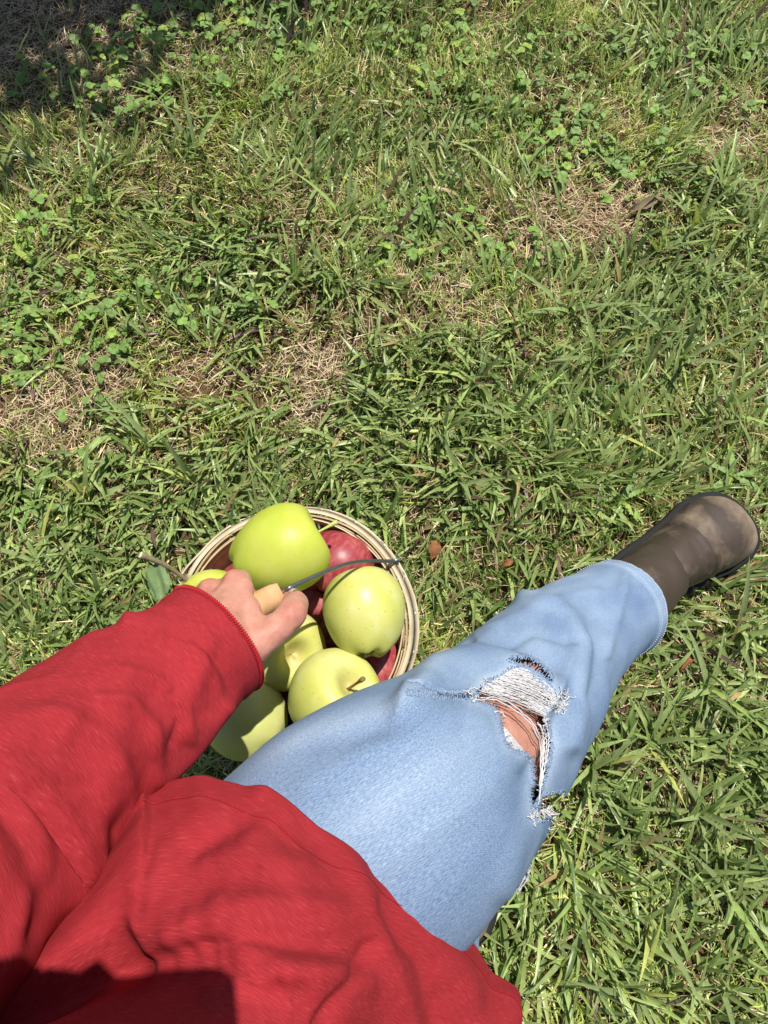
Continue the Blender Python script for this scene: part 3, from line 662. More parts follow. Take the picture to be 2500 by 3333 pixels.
# ------------------------------------------------------------------ apples
def apple(name, c, dia, axis, kind, label, seed, stem=True, squat=.93, taper=.16, group='apples heaped in the basket', stemlen=.017, stembend=(0, 0), sg=False, spin=0.0):
    g = np.random.default_rng(seed); R = dia / 2; nt_, npz = 48, 56
    t = np.linspace(0, 1, nt_); phi = np.linspace(0, 2 * math.pi, npz, endpoint=False)
    th = t * math.pi
    rad = np.sin(th) ** .86; z = np.cos(th) * squat
    rad = rad * (1 + taper * z * .55) / (1 + .03); z = z - .40 * np.exp(-(np.sin(th) / .30) ** 2 * 1.0) * np.where(th < 1.57, 1.0, 0) + .26 * np.exp(-(np.sin(th) / .27) ** 2) * np.where(th > 1.57, 1, 0)
    lob = 1 + .028 * np.cos(5 * phi[None] + seed) * sstep(.2, -.9, z)[:, None] + .02 * np.cos(2 * phi + seed * 2)[None] + .012 * np.cos(3 * phi + seed)[None] * sstep(-.6, .8, z)[:, None]
    zz = z[:, None] + .035 * np.cos(5 * phi[None] + seed) * sstep(-.45, -.85, z)[:, None] + .03 * np.cos(2 * phi[None] + seed) * sstep(.3, .8, z)[:, None]
    V = np.stack([rad[:, None] * lob * np.cos(phi), rad[:, None] * lob * np.sin(phi), zz * np.ones_like(lob)], -1) * R
    me = fast_mesh(name, V, grid_faces(nt_, npz)[:, ::-1])
    o_ = obj(name, me, apple_mat(f'{kind}_apple_skin_{seed}', kind, seed)); o_.location = c
    o_.rotation_euler = (Vector(axis).to_track_quat('Z', 'Y') @ Matrix.Rotation(spin, 3, 'Z').to_quaternion()).to_euler()
    tag(o_, label, 'apple', group)
    if stem:
        z0 = R * (squat - .42); P = catmull([(0, 0, z0), (stembend[0] * .3, stembend[1] * .3, z0 + stemlen * .5), (stembend[0], stembend[1], z0 + stemlen)], 9)
        V, F = thin_tube(P, np.array([.0014, .0013, .0012, .0012, .0012, .0013, .0016, .0022, .0023]) * 1.05, 7); obj('stem', fast_mesh('stem', V, F), M['stem_green' if sg else 'stem'], o_)
    b = Bag(); zb = -R * (squat - .26)
    for k in range(5):
        a = k * 1.2566 + .3; q = np.array([math.cos(a), math.sin(a), 0])
        V, F = thin_tube([q * .003 + [0, 0, zb], q * .0042 + [0, 0, zb - .003], q * .0015 + [0, 0, zb - .0055]], [.0014, .0012, .0003], 4); b.add(V, F)
    obj('calyx', b.mesh('calyx'), M['calyx'], o_)
    return o_
def vdir(u, v, d):   # direction: right, down the picture, away from the eye
    return Vector((u, -v * CT + d * ST, -v * ST - d * CT)).normalized()
apple('apple', (-.098, .2045, .5300), .088, vdir(.80, -.40, .10), 'green', 'bright green apple with short green stem beside the hand', 1, stemlen=.032, stembend=(.002, -.003), sg=True, squat=1.08, taper=.22)
apple('apple', (-.0185, .1517, .5030), .081, vdir(-.12, -.95, .38), 'yellow', 'yellow freckled apple under the wire of the handle', 2, squat=1.1, taper=.22)
apple('apple', (-.0985, .1245, .4640), .082, vdir(.42, .08, -.80), 'yellow', 'yellow apple under the hand with its empty stem hollow showing', 3, stem=False)
apple('apple', (-.0462, .0735, .4945), .090, vdir(.55, -.50, -.62), 'yellow', 'large yellow apple with brown woody stem against the jeans', 4, stemlen=.031, stembend=(.003, .003), spin=1.0)
apple('apple', (-.1310, .0580, .4620), .083, vdir(-.55, -.62, .20), 'pale', 'pale yellow green apple under the red sleeve, dark blossom end showing', 5)
apple('apple', (-.1690, .1640, .4680), .078, vdir(-.3, -.3, -.9), 'green', 'green apple mostly hidden behind the hand at the twig', 6, stemlen=.012, sg=True)
apple('red_apple', (-.0500, .2100, .4540), .080, vdir(.5, -.75, .45), 'red', 'red apple between the green apple and the wire handle', 7)
apple('red_apple', (-.0640, .1700, .4230), .073, vdir(-.2, .4, -.8), 'red', 'red and orange streaked apple between the yellow apples by the thumb', 8)
apple('red_apple', (-.0110, .1060, .4127), .080, vdir(.5, .3, -.6), 'red', 'dark red apple in the shade beneath the yellow apples by the jeans', 9)
apple('red_apple', (-.1455, .1875, .4198), .078, vdir(-.6, -.3, -.6), 'red', 'red apple low in the basket behind the green apple', 10)
apple('red_apple', (-.1000, .0760, .3900), .080, vdir(.1, .5, -.8), 'red', 'red apple deep in the basket under the pale apple', 11)
apple('red_apple', (-.1276, .1402, .3430), .080, vdir(.1, .2, -.8), 'red', 'red apple on the basket floor beneath the others', 12)
apple('red_apple', (-.0291, .1633, .3430), .080, vdir(.4, .2, -.8), 'red', 'red apple on the basket floor on the side of the leg', 13)

# twig with a leaf, stuck between basket rim and hand
T0, T1 = at(458, 1806, .70), at(622, 1898, .735)
tw = empty('apple_twig', T1); tag(tw, 'cut brown twig with a green leaf sticking out of the basket', 'twig')
P = catmull([T0, T0 * .7 + T1 * .3 + [.003, .001, 0], T0 * .35 + T1 * .65 + [0, .0025, 0], T1, T1 + (T1 - T0) * .35 + [0, 0, -.012]], 24) - T1
rad = np.interp(np.linspace(0, 1, 24), [0, .05, .08, .3, .36, .42, .7, .74, .78, 1], [.0036, .0037, .0028, .0024, .0033, .0023, .0021, .0028, .0020, .0019])
V, F = thin_tube(P, rad, 10); obj('stem', fast_mesh('stem', V, F), M['bark'], tw)
d = nrm(T0 - T1); V, F = thin_tube([P[0] - d * .001, P[0] + d * .0002, P[0] + d * .0006], [.0033, .0034, .0030], 12); obj('cut_end', fast_mesh('cut_end', V, F), M['cut_wood'], tw)
rows = []; base = P[7]; A_, B_ = np.array([-.006, -.030, -.006]), np.array([-.30, .25, .15])
gl = np.random.default_rng(9)
for t in np.linspace(0, 1, 13):
    ww = .013 * math.sin(math.pi * min(1, t * .92 + .06)) ** .75 + .0004
    for q in np.linspace(-1, 1, 9):
        c = base + nrm(A_) * .033 * t + nrm(np.array([-.9, .55, .1])) * q * ww
        rows.append(c + np.array([0, 0, 1]) * (.004 * abs(q) - .004 * t * t + .003 * math.sin(9 * t + 4 * q) + (.002 * ((int(t * 12) % 2) * 2 - 1) if abs(q) > .95 else 0)))
rows = np.array(rows); F = grid_faces(13, 9, False)
lm = leaf_mat('apple_leaf', False, (.22, .33, .15), transl=.2, rough=.65, spec=.2); obj('leaf', fast_mesh('leaf', rows, F), lm, tw)

# ------------------------------------------------------------------ the person
person = empty('person', (.02, -.1, 0)); tag(person, 'person in red long sleeved shirt, ripped pale jeans and brown boots gripping the basket handle', 'person')
PO = np.array(person.location)
def pobj(name, V, F, mat, parent=person, col=None, uv=None, smooth=True):
    off = PO if parent is person else PO
    me = fast_mesh(name, np.asarray(V).reshape(-1, 3) - off, F, smooth, col, uv); o_ = obj(name, me, mat)
    o_.parent = parent
    return o_

def z3(lst): return [(1400 + a * .4068, 2050 + b_ * .4068) for a, b_ in lst]
HOLE = z3([(325, 560), (400, 470), (480, 405), (560, 372), (650, 310), (720, 300), (800, 322), (862, 380), (920, 432), (985, 480), (1010, 540), (985, 600), (925, 650), (925, 700), (955, 800), (972, 950), (945, 1100), (905, 1220), (880, 1330), (868, 1420), (838, 1480),
           (812, 1400), (806, 1280), (830, 1180), (812, 1050), (786, 1000), (700, 978), (640, 945), (602, 880), (572, 780), (540, 680), (490, 612), (420, 582)])
SLIT = z3([(-190, 492), (-60, 497), (100, 497), (220, 505), (330, 520), (345, 560), (250, 548), (120, 535), (-60, 522), (-190, 505)])
UPSL = z3([(625, 236), (720, 205), (810, 222), (890, 272), (950, 335), (985, 410), (945, 415), (880, 360), (820, 310), (760, 282), (690, 262)])
NOTCH = [(1738, 2630), (1765, 2590), (1840, 2575), (1840, 2640), (1775, 2668), (1746, 2676)]    # the tear runs out over the side of the leg
def inside(u, v, poly):
    r = np.zeros(u.shape, bool); n_ = len(poly)
    for i in range(n_):
        (a, b_), (c_, d_) = poly[i], poly[(i + 1) % n_]
        if b_ == d_: continue
        k = ((b_ > v) != (d_ > v)) & (u < (c_ - a) * (v - b_) / (d_ - b_) + a); r ^= k
    return r
# --- jeans, near leg
JA = [(-.13, -.165, .63), at(930, 2960, .53), at(1210, 2720, .535), at(1430, 2520, .635), at(1615, 2355, .74), at(1830, 2105, .905), at(1950, 2018, .985), at(2012, 1985, 1.03)]
JR = [.092, .094, .0965, .090, .0830, .0730, .0655, .0635]
NSJ, NPJ = 380, 260
VJ, RJ, sJ, phJ, rJ, TJ = sweep(JA, JR, NSJ, NPJ)
Sg, Pg = np.meshgrid(sJ, phJ, indexing='ij'); Bg = Pg * .09
smid = np.interp(4, np.arange(8), [0, 0, 0, 0, 1, 1, 1, 1]) # unused marker
uJ, vJ, dJ = sight(VJ)
def line_bump(u, v, pts, width, closed=False):
    """1 on a polyline in sighted coordinates falling off over width; sign side returned too"""
    best = np.full(u.shape, 1e9); sd = np.zeros(u.shape)
    for (a, b), (c, d) in zip(pts[:-1], pts[1:]):
        ex, ey = c - a, d - b; L2 = ex * ex + ey * ey; t = np.clip(((u - a) * ex + (v - b) * ey) / L2, 0, 1)
        dx, dy = u - a - t * ex, v - b - t * ey; dd = np.hypot(dx, dy); k = dd < best
        best = np.where(k, dd, best); sd = np.where(k, np.sign(ex * dy - ey * dx), sd)
    return np.exp(-(best / width) ** 2), best, sd
front = np.clip(np.cos(Pg) * 2 + .5, 0, 1)      # folds traced only on the upper side
wr = .0022 * noise(Sg * 14, Bg * 9, 1) + .0012 * noise(Sg * 34, Bg * 16, 2) + .0035 * noise(Sg * 6, Bg * 7, 3)
def fold(pts, width, h): return h * front * line_bump(uJ, vJ, pts, width)[0]
knee = np.exp(-((Sg - np.interp(4.3, np.arange(8), np.linspace(0, sJ[-1], 8))) / .09) ** 2); shin_ = sstep(sJ[-1] * .55, sJ[-1] * .72, Sg)
ph1 = Sg * 46 + Pg * 1.7 + 1.8 * noise(Sg * 9, np.cos(Pg) * 1.6, np.sin(Pg) * 1.6, 31); ph2 = Sg * 30 - Pg * 2.2 + 2.0 * noise(Sg * 7, np.cos(Pg) * 1.4, np.sin(Pg) * 1.4, 32)
am = .5 + .5 * noise(Sg * 11, np.cos(Pg) * 2, np.sin(Pg) * 2, 33)
soft = lambda p_: ((1 + np.sin(p_)) / 2) ** 2.2
wr = wr + (.0050 * soft(ph1) * am) * np.clip(knee + .35 * shin_, 0, 1) + .0050 * soft(ph2) * (1 - am) * np.clip(.5 * knee + .75 * shin_, 0, 1) + .0016 * soft(ph2 * .7) * (1 - shin_)
wr = wr + fold([(1310, 2300), (1420, 2180), (1560, 2140), (1690, 2180), (1780, 2250)], 48, .011)    # slack roll above the tear
wr = wr + fold([(1330, 2120), (1500, 2065), (1680, 2085), (1780, 2160)], 42, -.005)
wr = wr + fold([(1340, 2320), (1520, 2320), (1600, 2400), (1640, 2490)], 50, .005)
wr = wr + fold([(1710, 1950), (1850, 2000), (1900, 2090), (1880, 2250), (1840, 2420)], 34, .0085)   # long ridge down the shin
wr = wr + fold([(1930, 2010), (1945, 2120), (1915, 2260)], 34, -.005)
wr = wr + fold([(1760, 1930), (1920, 1960), (1990, 2040)], 30, -.004)
wr = wr + fold([(2030, 1890), (2010, 2010), (1975, 2130)], 20, .0048) + fold([(1560, 2080), (1680, 2010), (1830, 1960)], 22, .0045) + fold([(1600, 2120), (1740, 2060), (1840, 2090)], 16, -.0032) + fold([(1760, 2330), (1830, 2200), (1860, 2120)], 16, .0035)
wr = wr + fold([(1720, 2520), (1810, 2350), (1850, 2280)], 30, -.006)
wr = wr + fold([(1000, 2420), (1200, 2370), (1320, 2330)], 40, -.003) + fold([(1320, 2235), (1295, 2330)], 14, .0025)
wr = wr + fold([(1650, 2900), (1690, 2780), (1720, 2700)], 40, .004) + fold([(1180, 2860), (1400, 2700), (1600, 2560)], 60, .003) + fold([(1000, 2560), (1250, 2430), (1450, 2370)], 46, .0030)
wr = wr + sstep(sJ[-1] - .030, sJ[-1] - .024, Sg) * .0012 + .0007 * sstep(sJ[-1] - .026, sJ[-1], Sg) * noise(Pg * 14, Sg * 60, 2)   # thick hem
# flatten underside a little and let the cuff flare
wr = wr - (.009 * inside(uJ, vJ, SLIT) + .0 * inside(uJ, vJ, UPSL)) * (np.cos(Pg) > -.3)
VJ = VJ + RJ * wr[..., None]
# turned-in cuff
inn = []
for k, (dr, ds) in enumerate(((-.0016, .0006), (-.0032, 0), (-.0035, -.03))):
    inn.append(VJ[-1] + RJ[-1] * dr + TJ[-1] * ds)
Vall = np.concatenate([VJ, np.array(inn)], 0); nsa = NSJ + 3
Fj = grid_faces(nsa, NPJ)[:, ::-1]
sA = np.concatenate([sJ, sJ[-1] + np.array([.001, .002, .03])]); uvj = tube_uv(nsa, NPJ, sA, phJ, .088).reshape(-1, 4, 2)[:, ::-1].reshape(-1, 2)
bvhJ = BVHTree.FromPolygons([tuple(p_) for p_ in Vall.reshape(-1, 3)], [tuple(int(q) for q in f_) for f_ in Fj])
CAMP = Vector((0, 0, CAM_H))
def on(bvh, u, v, lift=0.0):
    d_ = Vector(at(u, v, 1.0)) - CAMP
    hit = bvh.ray_cast(CAMP, d_.normalized())
    if hit[0] is None: return None
    nn = hit[1] if hit[1].dot(d_) < 0 else -hit[1]
    return np.array(hit[0] + nn * lift)
cent = Vall.reshape(-1, 3)[Fj].mean(1); uc, vc, dc = sight(cent)
topside = np.concatenate([np.cos(Pg), np.full((3, NPJ), -1)], 0).reshape(-1)[Fj].mean(1) > -.35
nz = 4 * noise(cent[:, 0] * 420, cent[:, 1] * 420, cent[:, 2] * 420)
cut = topside & (inside(uc + nz, vc + nz, HOLE) | inside(uc, vc, UPSL) | inside(uc + nz * .5, vc + nz * .5, NOTCH))
# worn dye: thigh front, round the tear, along seams
uA, vA, _ = sight(Vall); wear = .22 * line_bump(uA, vA, [(1250, 2640), (1450, 2480), (1620, 2280), (1800, 2080)], 150)[0]
_, bd, _ = line_bump(uA, vA, HOLE + HOLE[:1], 30); wear = np.maximum(wear, .75 * np.exp(-(bd / 28) ** 2))
_, bd, _ = line_bump(uA, vA, UPSL + UPSL[:1], 30); wear = np.maximum(wear, .5 * np.exp(-(bd / 20) ** 2)); wear = np.where(inside(uA, vA, UPSL) | inside(uA, vA, SLIT), -.6, wear)  # inside the slits the tone is set darker than unworn denim
_, bd, _ = line_bump(uA, vA, [(1710, 1950), (1850, 2000), (1900, 2090), (1880, 2250)], 30); wear = np.maximum(wear, .4 * np.exp(-(bd / 26) ** 2))
SA = np.broadcast_to(sA[:, None], wear.shape); wear = np.maximum(wear, .35 * sstep(sJ[-1] - .034, sJ[-1] - .028, SA) + .5 * sstep(sJ[-1] - .004, sJ[-1], SA))
wear = np.maximum(wear, .5 * line_bump(uA, vA, [(700, 2530), (1000, 2390), (1280, 2290), (1460, 2100), (1700, 1920), (1900, 1860)], 40)[0])
colj = np.stack([wear, wear, wear], -1).reshape(-1, 3)
keepf = ~cut
jm = fast_mesh('jeans', Vall.reshape(-1, 3) - PO, Fj[keepf], True, colj, uvj.reshape(-1, 4, 2)[keepf].reshape(-1, 2))
jeans = obj('jeans', jm, M['denim']); jeans.parent = person

# far leg of the jeans, folded under
VK, RK, sK, phK, rK, TK = sweep([(-.03, -.24, .60), (.0, -.18, .47), (.02, -.10, .33), (-.01, -.09, .26), (-.04, -.14, .17), (-.05, -.17, .11)], [.085, .08, .072, .07, .068, .066], 90, 72)
Sk, Pk = np.meshgrid(sK, phK, indexing='ij'); VK = VK + RK * (.003 * noise(Sk * 20, Pk * 2.5, 3))[..., None]
c_ = np.zeros((90 * 72, 3))
fl = fast_mesh('jeans_leg', VK.reshape(-1, 3) - PO, grid_faces(90, 72)[:, ::-1], True, c_ + .15, tube_uv(90, 72, sK, phK, .08).reshape(-1, 4, 2)[:, ::-1].reshape(-1, 2)); o_ = obj('jeans_leg', fl, M['denim']); o_.parent = jeans
# seat of the jeans
VK, RK, sK, phK, rK, TK = sweep([(-.20, -.15, .61), (-.12, -.20, .62), (-.055, -.23, .62), (.03, -.27, .61)], [.07, .1, .1, .075], 40, 60)
V_ = np.concatenate([VK.mean(1, keepdims=True)[:1].repeat(60, 1), VK, VK.mean(1, keepdims=True)[-1:].repeat(60, 1)], 0)
sl_ = fast_mesh('jeans_seat', V_.reshape(-1, 3) - PO, grid_faces(42, 60)[:, ::-1], True, np.zeros((42 * 60, 3)) + .15); o_ = obj('jeans_seat', sl_, M['denim']); o_.parent = jeans

# threads bridging the tear
th_ = Bag()
def strand(pts, r, n_=26, lift=.0015, wob=.0009, sag=0.0, bag=th_, flat=None):
    Q = []
    for u, v in catmull([(a, b_, 0) for a, b_ in pts], n_)[:, :2]:
        p_ = on(bvhJ, u, v, 0)
        if p_ is not None: Q.append(p_)
    if len(Q) < 4: return
    Q = np.array(Q); n_ = len(Q); t_ = np.linspace(0, 1, n_); up_ = nrm(np.array([0, 0, CAM_H]) - Q)
    ph = rng.uniform(0, 6, 3)
    Q = Q + up_ * (lift - sag * np.sin(np.pi * t_))[:, None] + (np.sin(t_[:, None] * n_ * 1.4 + ph) * wob * .7 + rng.normal(0, wob * .5, (n_, 3)))
    V, F = thin_tube(Q, r, 4); bag.add(V, F)
LE = z3([(395, 500), (440, 440), (500, 405), (570, 372), (640, 320), (700, 305), (760, 312)]); RE = z3([(930, 700), (960, 660), (1000, 640), (1040, 610), (1050, 570), (1010, 510), (960, 455), (900, 415)])
def along(lst, t):
    a = np.array(lst); d = np.concatenate([[0], np.cumsum(np.linalg.norm(np.diff(a, axis=0), axis=1))]); return np.interp(t * d[-1], d, a[:, 0]), np.interp(t * d[-1], d, a[:, 1])
for k in range(130):
    t = k / 129; j_ = rng.normal(0, .012)
    a = np.array(along(LE, min(1, max(0, t ** .9 + j_)))); c = np.array(along(RE, min(1, max(0, t + j_))))
    mdl = (a + c) / 2 + np.array([8, -6]) + rng.normal(0, 3, 2)
    strand([a, mdl, c], rng.uniform(.00022, .0004), 30, .0010, .00035, rng.uniform(.0005, .0035))
# loose bottom cords of the tear, over the knee
for pts, r in (([(345, 560), (420, 560), (520, 560), (640, 620), (740, 690), (830, 790), (880, 920), (885, 1050), (880, 1200), (868, 1400)], .00085), ([(400, 545), (540, 545), (660, 600), (770, 690), (850, 790), (893, 920), (897, 1060), (890, 1200), (872, 1380)], .00075),
               ([(880, 760), (905, 830), (915, 930), (905, 1060), (893, 1250)], .0009), ([(900, 760), (925, 850), (932, 940), (920, 1060), (900, 1210)], .0008),
               ([(925, 740), (945, 830), (948, 930), (930, 1060)], .0008), ([(860, 745), (893, 800), (905, 880), (905, 1000)], .0008)):
    strand(z3(pts), r * .8, 44, .0014, .0004)
# combed white weft patch on the thigh side edge
for k in range(0):
    t = k / 25; a = np.array(z3([(590 + 110 * t, 775 + 205 * t)])[0]); c = np.array(z3([(610 + 165 * t, 800 + 175 * t)])[0]) + np.array([10 * math.sin(t * 3), 0])
    strand([a + rng.normal(0, 1, 2), (a + c) / 2, c + np.array([6, 6])], .0008, 8, .0006, .0004)
for k in range(9):
    t = k / 8; strand(z3([(585 + 12 * t, 775 + 8 * t), (660 + 20 * t - 50 * (1 - t), 880 + 5 * t), (690 + 70 * t, 965 + 18 * t)]), .0005, 14, .0007 - .00002 * k, .0003)
# frayed tufts
def tuft(z, n_, rr, ln, bag=th_, bias=(0, 0)):
    for k in range(n_):
        a = np.array(z) + rng.normal(0, rr, 2); d_ = rng.normal(0, ln, 2) + np.array(bias); q = a + d_ * .5 + rng.normal(0, ln * .25, 2); e = a + d_
        strand(z3([tuple(a), tuple(q), tuple(e)]), rng.uniform(.00028, .0005), 9, rng.uniform(.001, .004), .0006, 0, bag)
tuft((1045, 595), 60, 24, 26); tuft((1000, 560), 40, 24, 30); tuft((930, 730), 14, 14, 20); tuft((440, 470), 16, 34, 30); tuft((340, 545), 12, 20, 26); tuft((840, 1490), 26, 18, 26); tuft((1060, 520), 5, 12, 46)
strand(z3([(300, 485), (340, 465), (385, 468)]), .0005, 10, .003, .0005); strand(z3([(1040, 450), (1052, 500), (1030, 545)]), .0005, 10, .003, .0005); strand(z3([(520, 655), (570, 660), (600, 695)]), .0006, 10, .003, .0006)
o_ = obj('white_threads', th_.mesh('white_threads'), M['thread']); o_.data.transform(Matrix.Translation(-Vector(PO))); o_.parent = jeans; o_['kind'] = 'stuff'
# blue fray along every torn edge
fb = Bag()
for poly, n_, ln in ((HOLE, 520, 11), (SLIT, 240, 8), (UPSL, 170, 7), (NOTCH, 120, 9)):
    a = np.array(poly + poly[:1]); seg = np.linalg.norm(np.diff(a, axis=0), axis=1); cs = np.concatenate([[0], np.cumsum(seg)])
    ctr = np.array(poly).mean(0)
    for k in range(n_):
        t = rng.uniform(0, cs[-1]); p_ = np.array([np.interp(t, cs, a[:, 0]), np.interp(t, cs, a[:, 1])]); i_ = np.searchsorted(cs, t) - 1
        e = a[i_ + 1] - a[i_]; nn = np.array([-e[1], e[0]]) / (np.linalg.norm(e) + 1e-9)
        if not inside(np.array([p_[0] + nn[0] * 5]), np.array([p_[1] + nn[1] * 5]), poly)[0]: nn = -nn
        q = p_ - nn * rng.uniform(3, 9) + rng.normal(0, 1.5, 2); e2 = p_ + nn * rng.uniform(.1, 1) * ln + rng.normal(0, 4, 2)
        strand([tuple(q), tuple((p_ + q) / 2 + rng.normal(0, 1.5, 2)), tuple(e2)], rng.uniform(.0003, .0006), 6, .0006, .0003, 0, fb)
o_ = obj('blue_fray', fb.mesh('blue_fray'), M['blue_thread']); o_.data.transform(Matrix.Translation(-Vector(PO))); o_.parent = jeans; o_['kind'] = 'stuff'
# torn corner that hangs free at the side of the knee, its fray and dangling thread
fc = Bag(); dk = at(1722, 2690, .735)
for k in range(120):
    t = k / 119; a = at(1752 - 40 * t, 2655 + 120 * t, .672); e = a + (at(1792 - 60 * t, 2680 + 120 * t, .69) - at(1752 - 40 * t, 2655 + 120 * t, .672)) * rng.uniform(.7, 1.15) + rng.normal(0, .001, 3)
    V, F = thin_tube(catmull([a, (a + e) / 2 + rng.normal(0, .0012, 3) + [0, 0, .002], e], 6), rng.uniform(.0004, .0008), 4); fc.add(V, F)
o_ = obj('torn_corner_fray', fc.mesh('torn_corner_fray'), M['blue_thread']); o_.data.transform(Matrix.Translation(-Vector(PO))); o_.parent = jeans; o_['kind'] = 'stuff'
wt = Bag()
for k in range(26):
    a = at(1755, 2640, .672) + rng.normal(0, .003, 3); e = a + (at(1800, 2660, .68) - at(1755, 2640, .672)) * rng.uniform(.3, 1.2) + rng.normal(0, .004, 3)
    V, F = thin_tube(catmull([a, (a + e) / 2 + rng.normal(0, .003, 3), e], 7), .0006, 4); wt.add(V, F)
for k in range(7):
    P = catmull([at(1702, 2775, .66), at(1716, 2825, .665), at(1716, 2850, .67), at(1698, 2880, .672), at(1684, 2905, .674)], 30) + np.cumsum(rng.normal(0, .0004, (30, 3)), 0) + rng.normal(0, .0007, 3)
    V, F = thin_tube(P[:30 - k], .0006, 4); wt.add(V, F)
o_ = obj('dangling_threads', wt.mesh('dangling_threads'), M['thread']); o_.data.transform(Matrix.Translation(-Vector(PO))); o_.parent = jeans; o_['kind'] = 'stuff'
# hem and seam stitching
def stitch_ring(V, R, row_s, sarr, lift, bag, n_st, ln=.6, r=.0005):
    i_ = np.searchsorted(sarr, row_s); ring = V[i_] + R[i_] * lift; m_ = len(ring); cl = np.vstack([ring, ring[:1]])
    for k in range(n_st):
        t = np.linspace(k, k + ln, 4) / n_st * m_; P = np.stack([np.interp(t, np.arange(m_ + 1), cl[:, q]) for q in range(3)], 1); P[0] -= R[i_][0] * 0
        A_, F_ = thin_tube(P, r, 4); bag.add(A_, F_)
hb = Bag(); stitch_ring(VJ, RJ, sJ[-1] - .0265, sJ, .0004, hb, 130); stitch_ring(VJ, RJ, sJ[-1] - .0045, sJ, .0004, hb, 130)
o_ = obj('hem_stitching', hb.mesh('hem_stitching'), M['stitch']); o_.data.transform(Matrix.Translation(-Vector(PO))); o_.parent = jeans

# --- boots
def boot(name, heel, direction, roll, pitch=0.0, L_=.292, mirror=1, label=None, shin=None):
    root = bpy.data.objects.new(name, None); link(root, person); root.location = np.array(heel) - PO
    xd = nrm(np.array([*direction, 0.0])); zd = np.array([0, 0, 1.]); yd = np.cross(zd, xd)
    Mx = Matrix(((xd[0], yd[0], 0), (xd[1], yd[1], 0), (0, 0, 1))).to_4x4() @ Matrix.Rotation(roll, 4, 'X') @ Matrix.Rotation(pitch, 4, 'Y')
    root.rotation_euler = Mx.to_euler()
    if label: root['label'] = label
    xs = np.array([0, .006, .03, .08, .13, .18, .215, .245, .265, .277, .282, .283]) / .283 * L_
    hwL = np.array([0, .017, .033, .039, .0405, .0455, .0520, .0495, .0405, .027, .012, 0]); hwR = np.array([0, .017, .032, .038, .039, .0430, .0475, .046, .038, .026, .012, 0])
    hwL *= 1.24; hwR *= 1.24
    t = np.linspace(0, 1, 70); xx = L_ * (1 - np.cos(np.pi * t)) / 2
    cs = lambda a: np.interp(xx, xs, a); sm = lambda a: np.convolve(np.pad(a, 2, mode='edge'), [.1, .2, .4, .2, .1], 'valid')
    wl, wr_ = cs(hwL), cs(hwR)
    cen = np.interp(xx, np.array([0, .1, .2, .283]) / .283 * L_, [0, .002, -.001, -.006]) * mirror
    top = np.interp(xx, np.array([0, .005, .02, .05, .085, .105, .125, .15, .18, .21, .235, .258, .272, .280, .283]) / .283 * L_, [.04, .06, .09, .115, .132, .137, .132, .118, .101, .089, .083, .073, .058, .042, .027])
    top = sm(sm(top)); zs = .024
    a = np.linspace(0, math.pi, 49); ca, sa = np.cos(a), np.sin(a)
    e1, e2 = .78, .95
    W = np.where(ca[None] >= 0, wl[:, None], wr_[:, None]) if mirror > 0 else np.where(ca[None] >= 0, wr_[:, None], wl[:, None])
    Yv = cen[:, None] + W * np.sign(ca) * np.abs(ca) ** e1
    Zv = zs + (top[:, None] - zs) * np.abs(sa)[None] ** e2
    Xv = np.broadcast_to(xx[:, None], Yv.shape)
    # flex creases across the vamp
    cr = np.zeros_like(Yv); lat = ca[None] * np.ones_like(Yv)
    for x0, dep, wd, sl_, bow in ((.168, -.0030, .0034, .014, .010), (.181, -.0042, .0042, .010, .008), (.196, -.0036, .0040, .004, .004), (.2075, -.0016, .0028, -.004, .003), (.174, .0020, .005, .012, .01), (.1885, .0028, .0045, .007, .006), (.150, -.002, .006, .02, .01)):
        xc = x0 + sl_ * lat - bow * lat * lat + .0025 * noise(lat * 3, x0 * 99, 1)
        cr += 1.7 * dep * np.exp(-((Xv - xc) / wd) ** 2) * np.clip(1.15 - np.abs(lat) ** 2 * .7, 0, 1) * (1 + .4 * noise(lat * 5, x0 * 50, 4))
    cr += .0016 * noise(Xv * 30, Yv * 30, Zv * 30)
    Nd = np.stack([0 * Yv, np.sign(ca) * np.abs(ca) * np.ones_like(Yv), sa * np.ones_like(Yv)], -1)
    V = np.stack([Xv, Yv, Zv], -1) + Nd * cr[..., None] * sstep(.0, .2, sa)[None, :, None]
    # colour: paler scuffed toe cap and ridge tops, dark rubbed band over the ball
    tone = .25 * sstep(.225, .262, Xv) - .30 * np.exp(-((Xv - .222 - .012 * lat) / .010) ** 2) * np.clip(.7 + lat, 0, 1) - .22 * np.exp(-((Xv - .165) / .012) ** 2) * np.clip(.9 + lat * .9, 0, 1) + .12 * np.exp(-((Xv - .195) / .012) ** 2)
    me = fast_mesh('upper', V, grid_faces(70, 49, False)[:, ::-1], True, np.repeat(tone.reshape(-1, 1), 3, 1)); obj('upper', me, M['leather'], root)
    # welted sole
    def outline(off):
        k = (xx > -1); wl2, wr2 = wl, wr_
        if mirror < 0: wl2, wr2 = wr_, wl
        Lp = np.stack([xx, cen + wl2, 0 * xx], 1); Rp = np.stack([xx, cen - wr2, 0 * xx], 1)[::-1]; o2 = np.vstack([Lp, Rp[1:-1]])
        tn = nrm(np.roll(o2, -1, 0) - np.roll(o2, 1, 0)); nn = np.stack([-tn[:, 1], tn[:, 0], 0 * tn[:, 0]], 1); return o2 + nn * off
    lay = [(-.006, .0), (.005, .001), (.0075, .005), (.0072, .016), (.0062, .0175), (.0075, .019), (.0075, .0250), (.0062, .0272), (.001, .0275), (-.008, .0275)]
    rings = []
    for off, z in lay:
        q = outline(off); q[:, 2] = z + .010 * sstep(.22, .285, q[:, 0]) * (1 if z < .02 else .4); rings.append(q)
    rings = np.array(rings); nr, npz = rings.shape[:2]
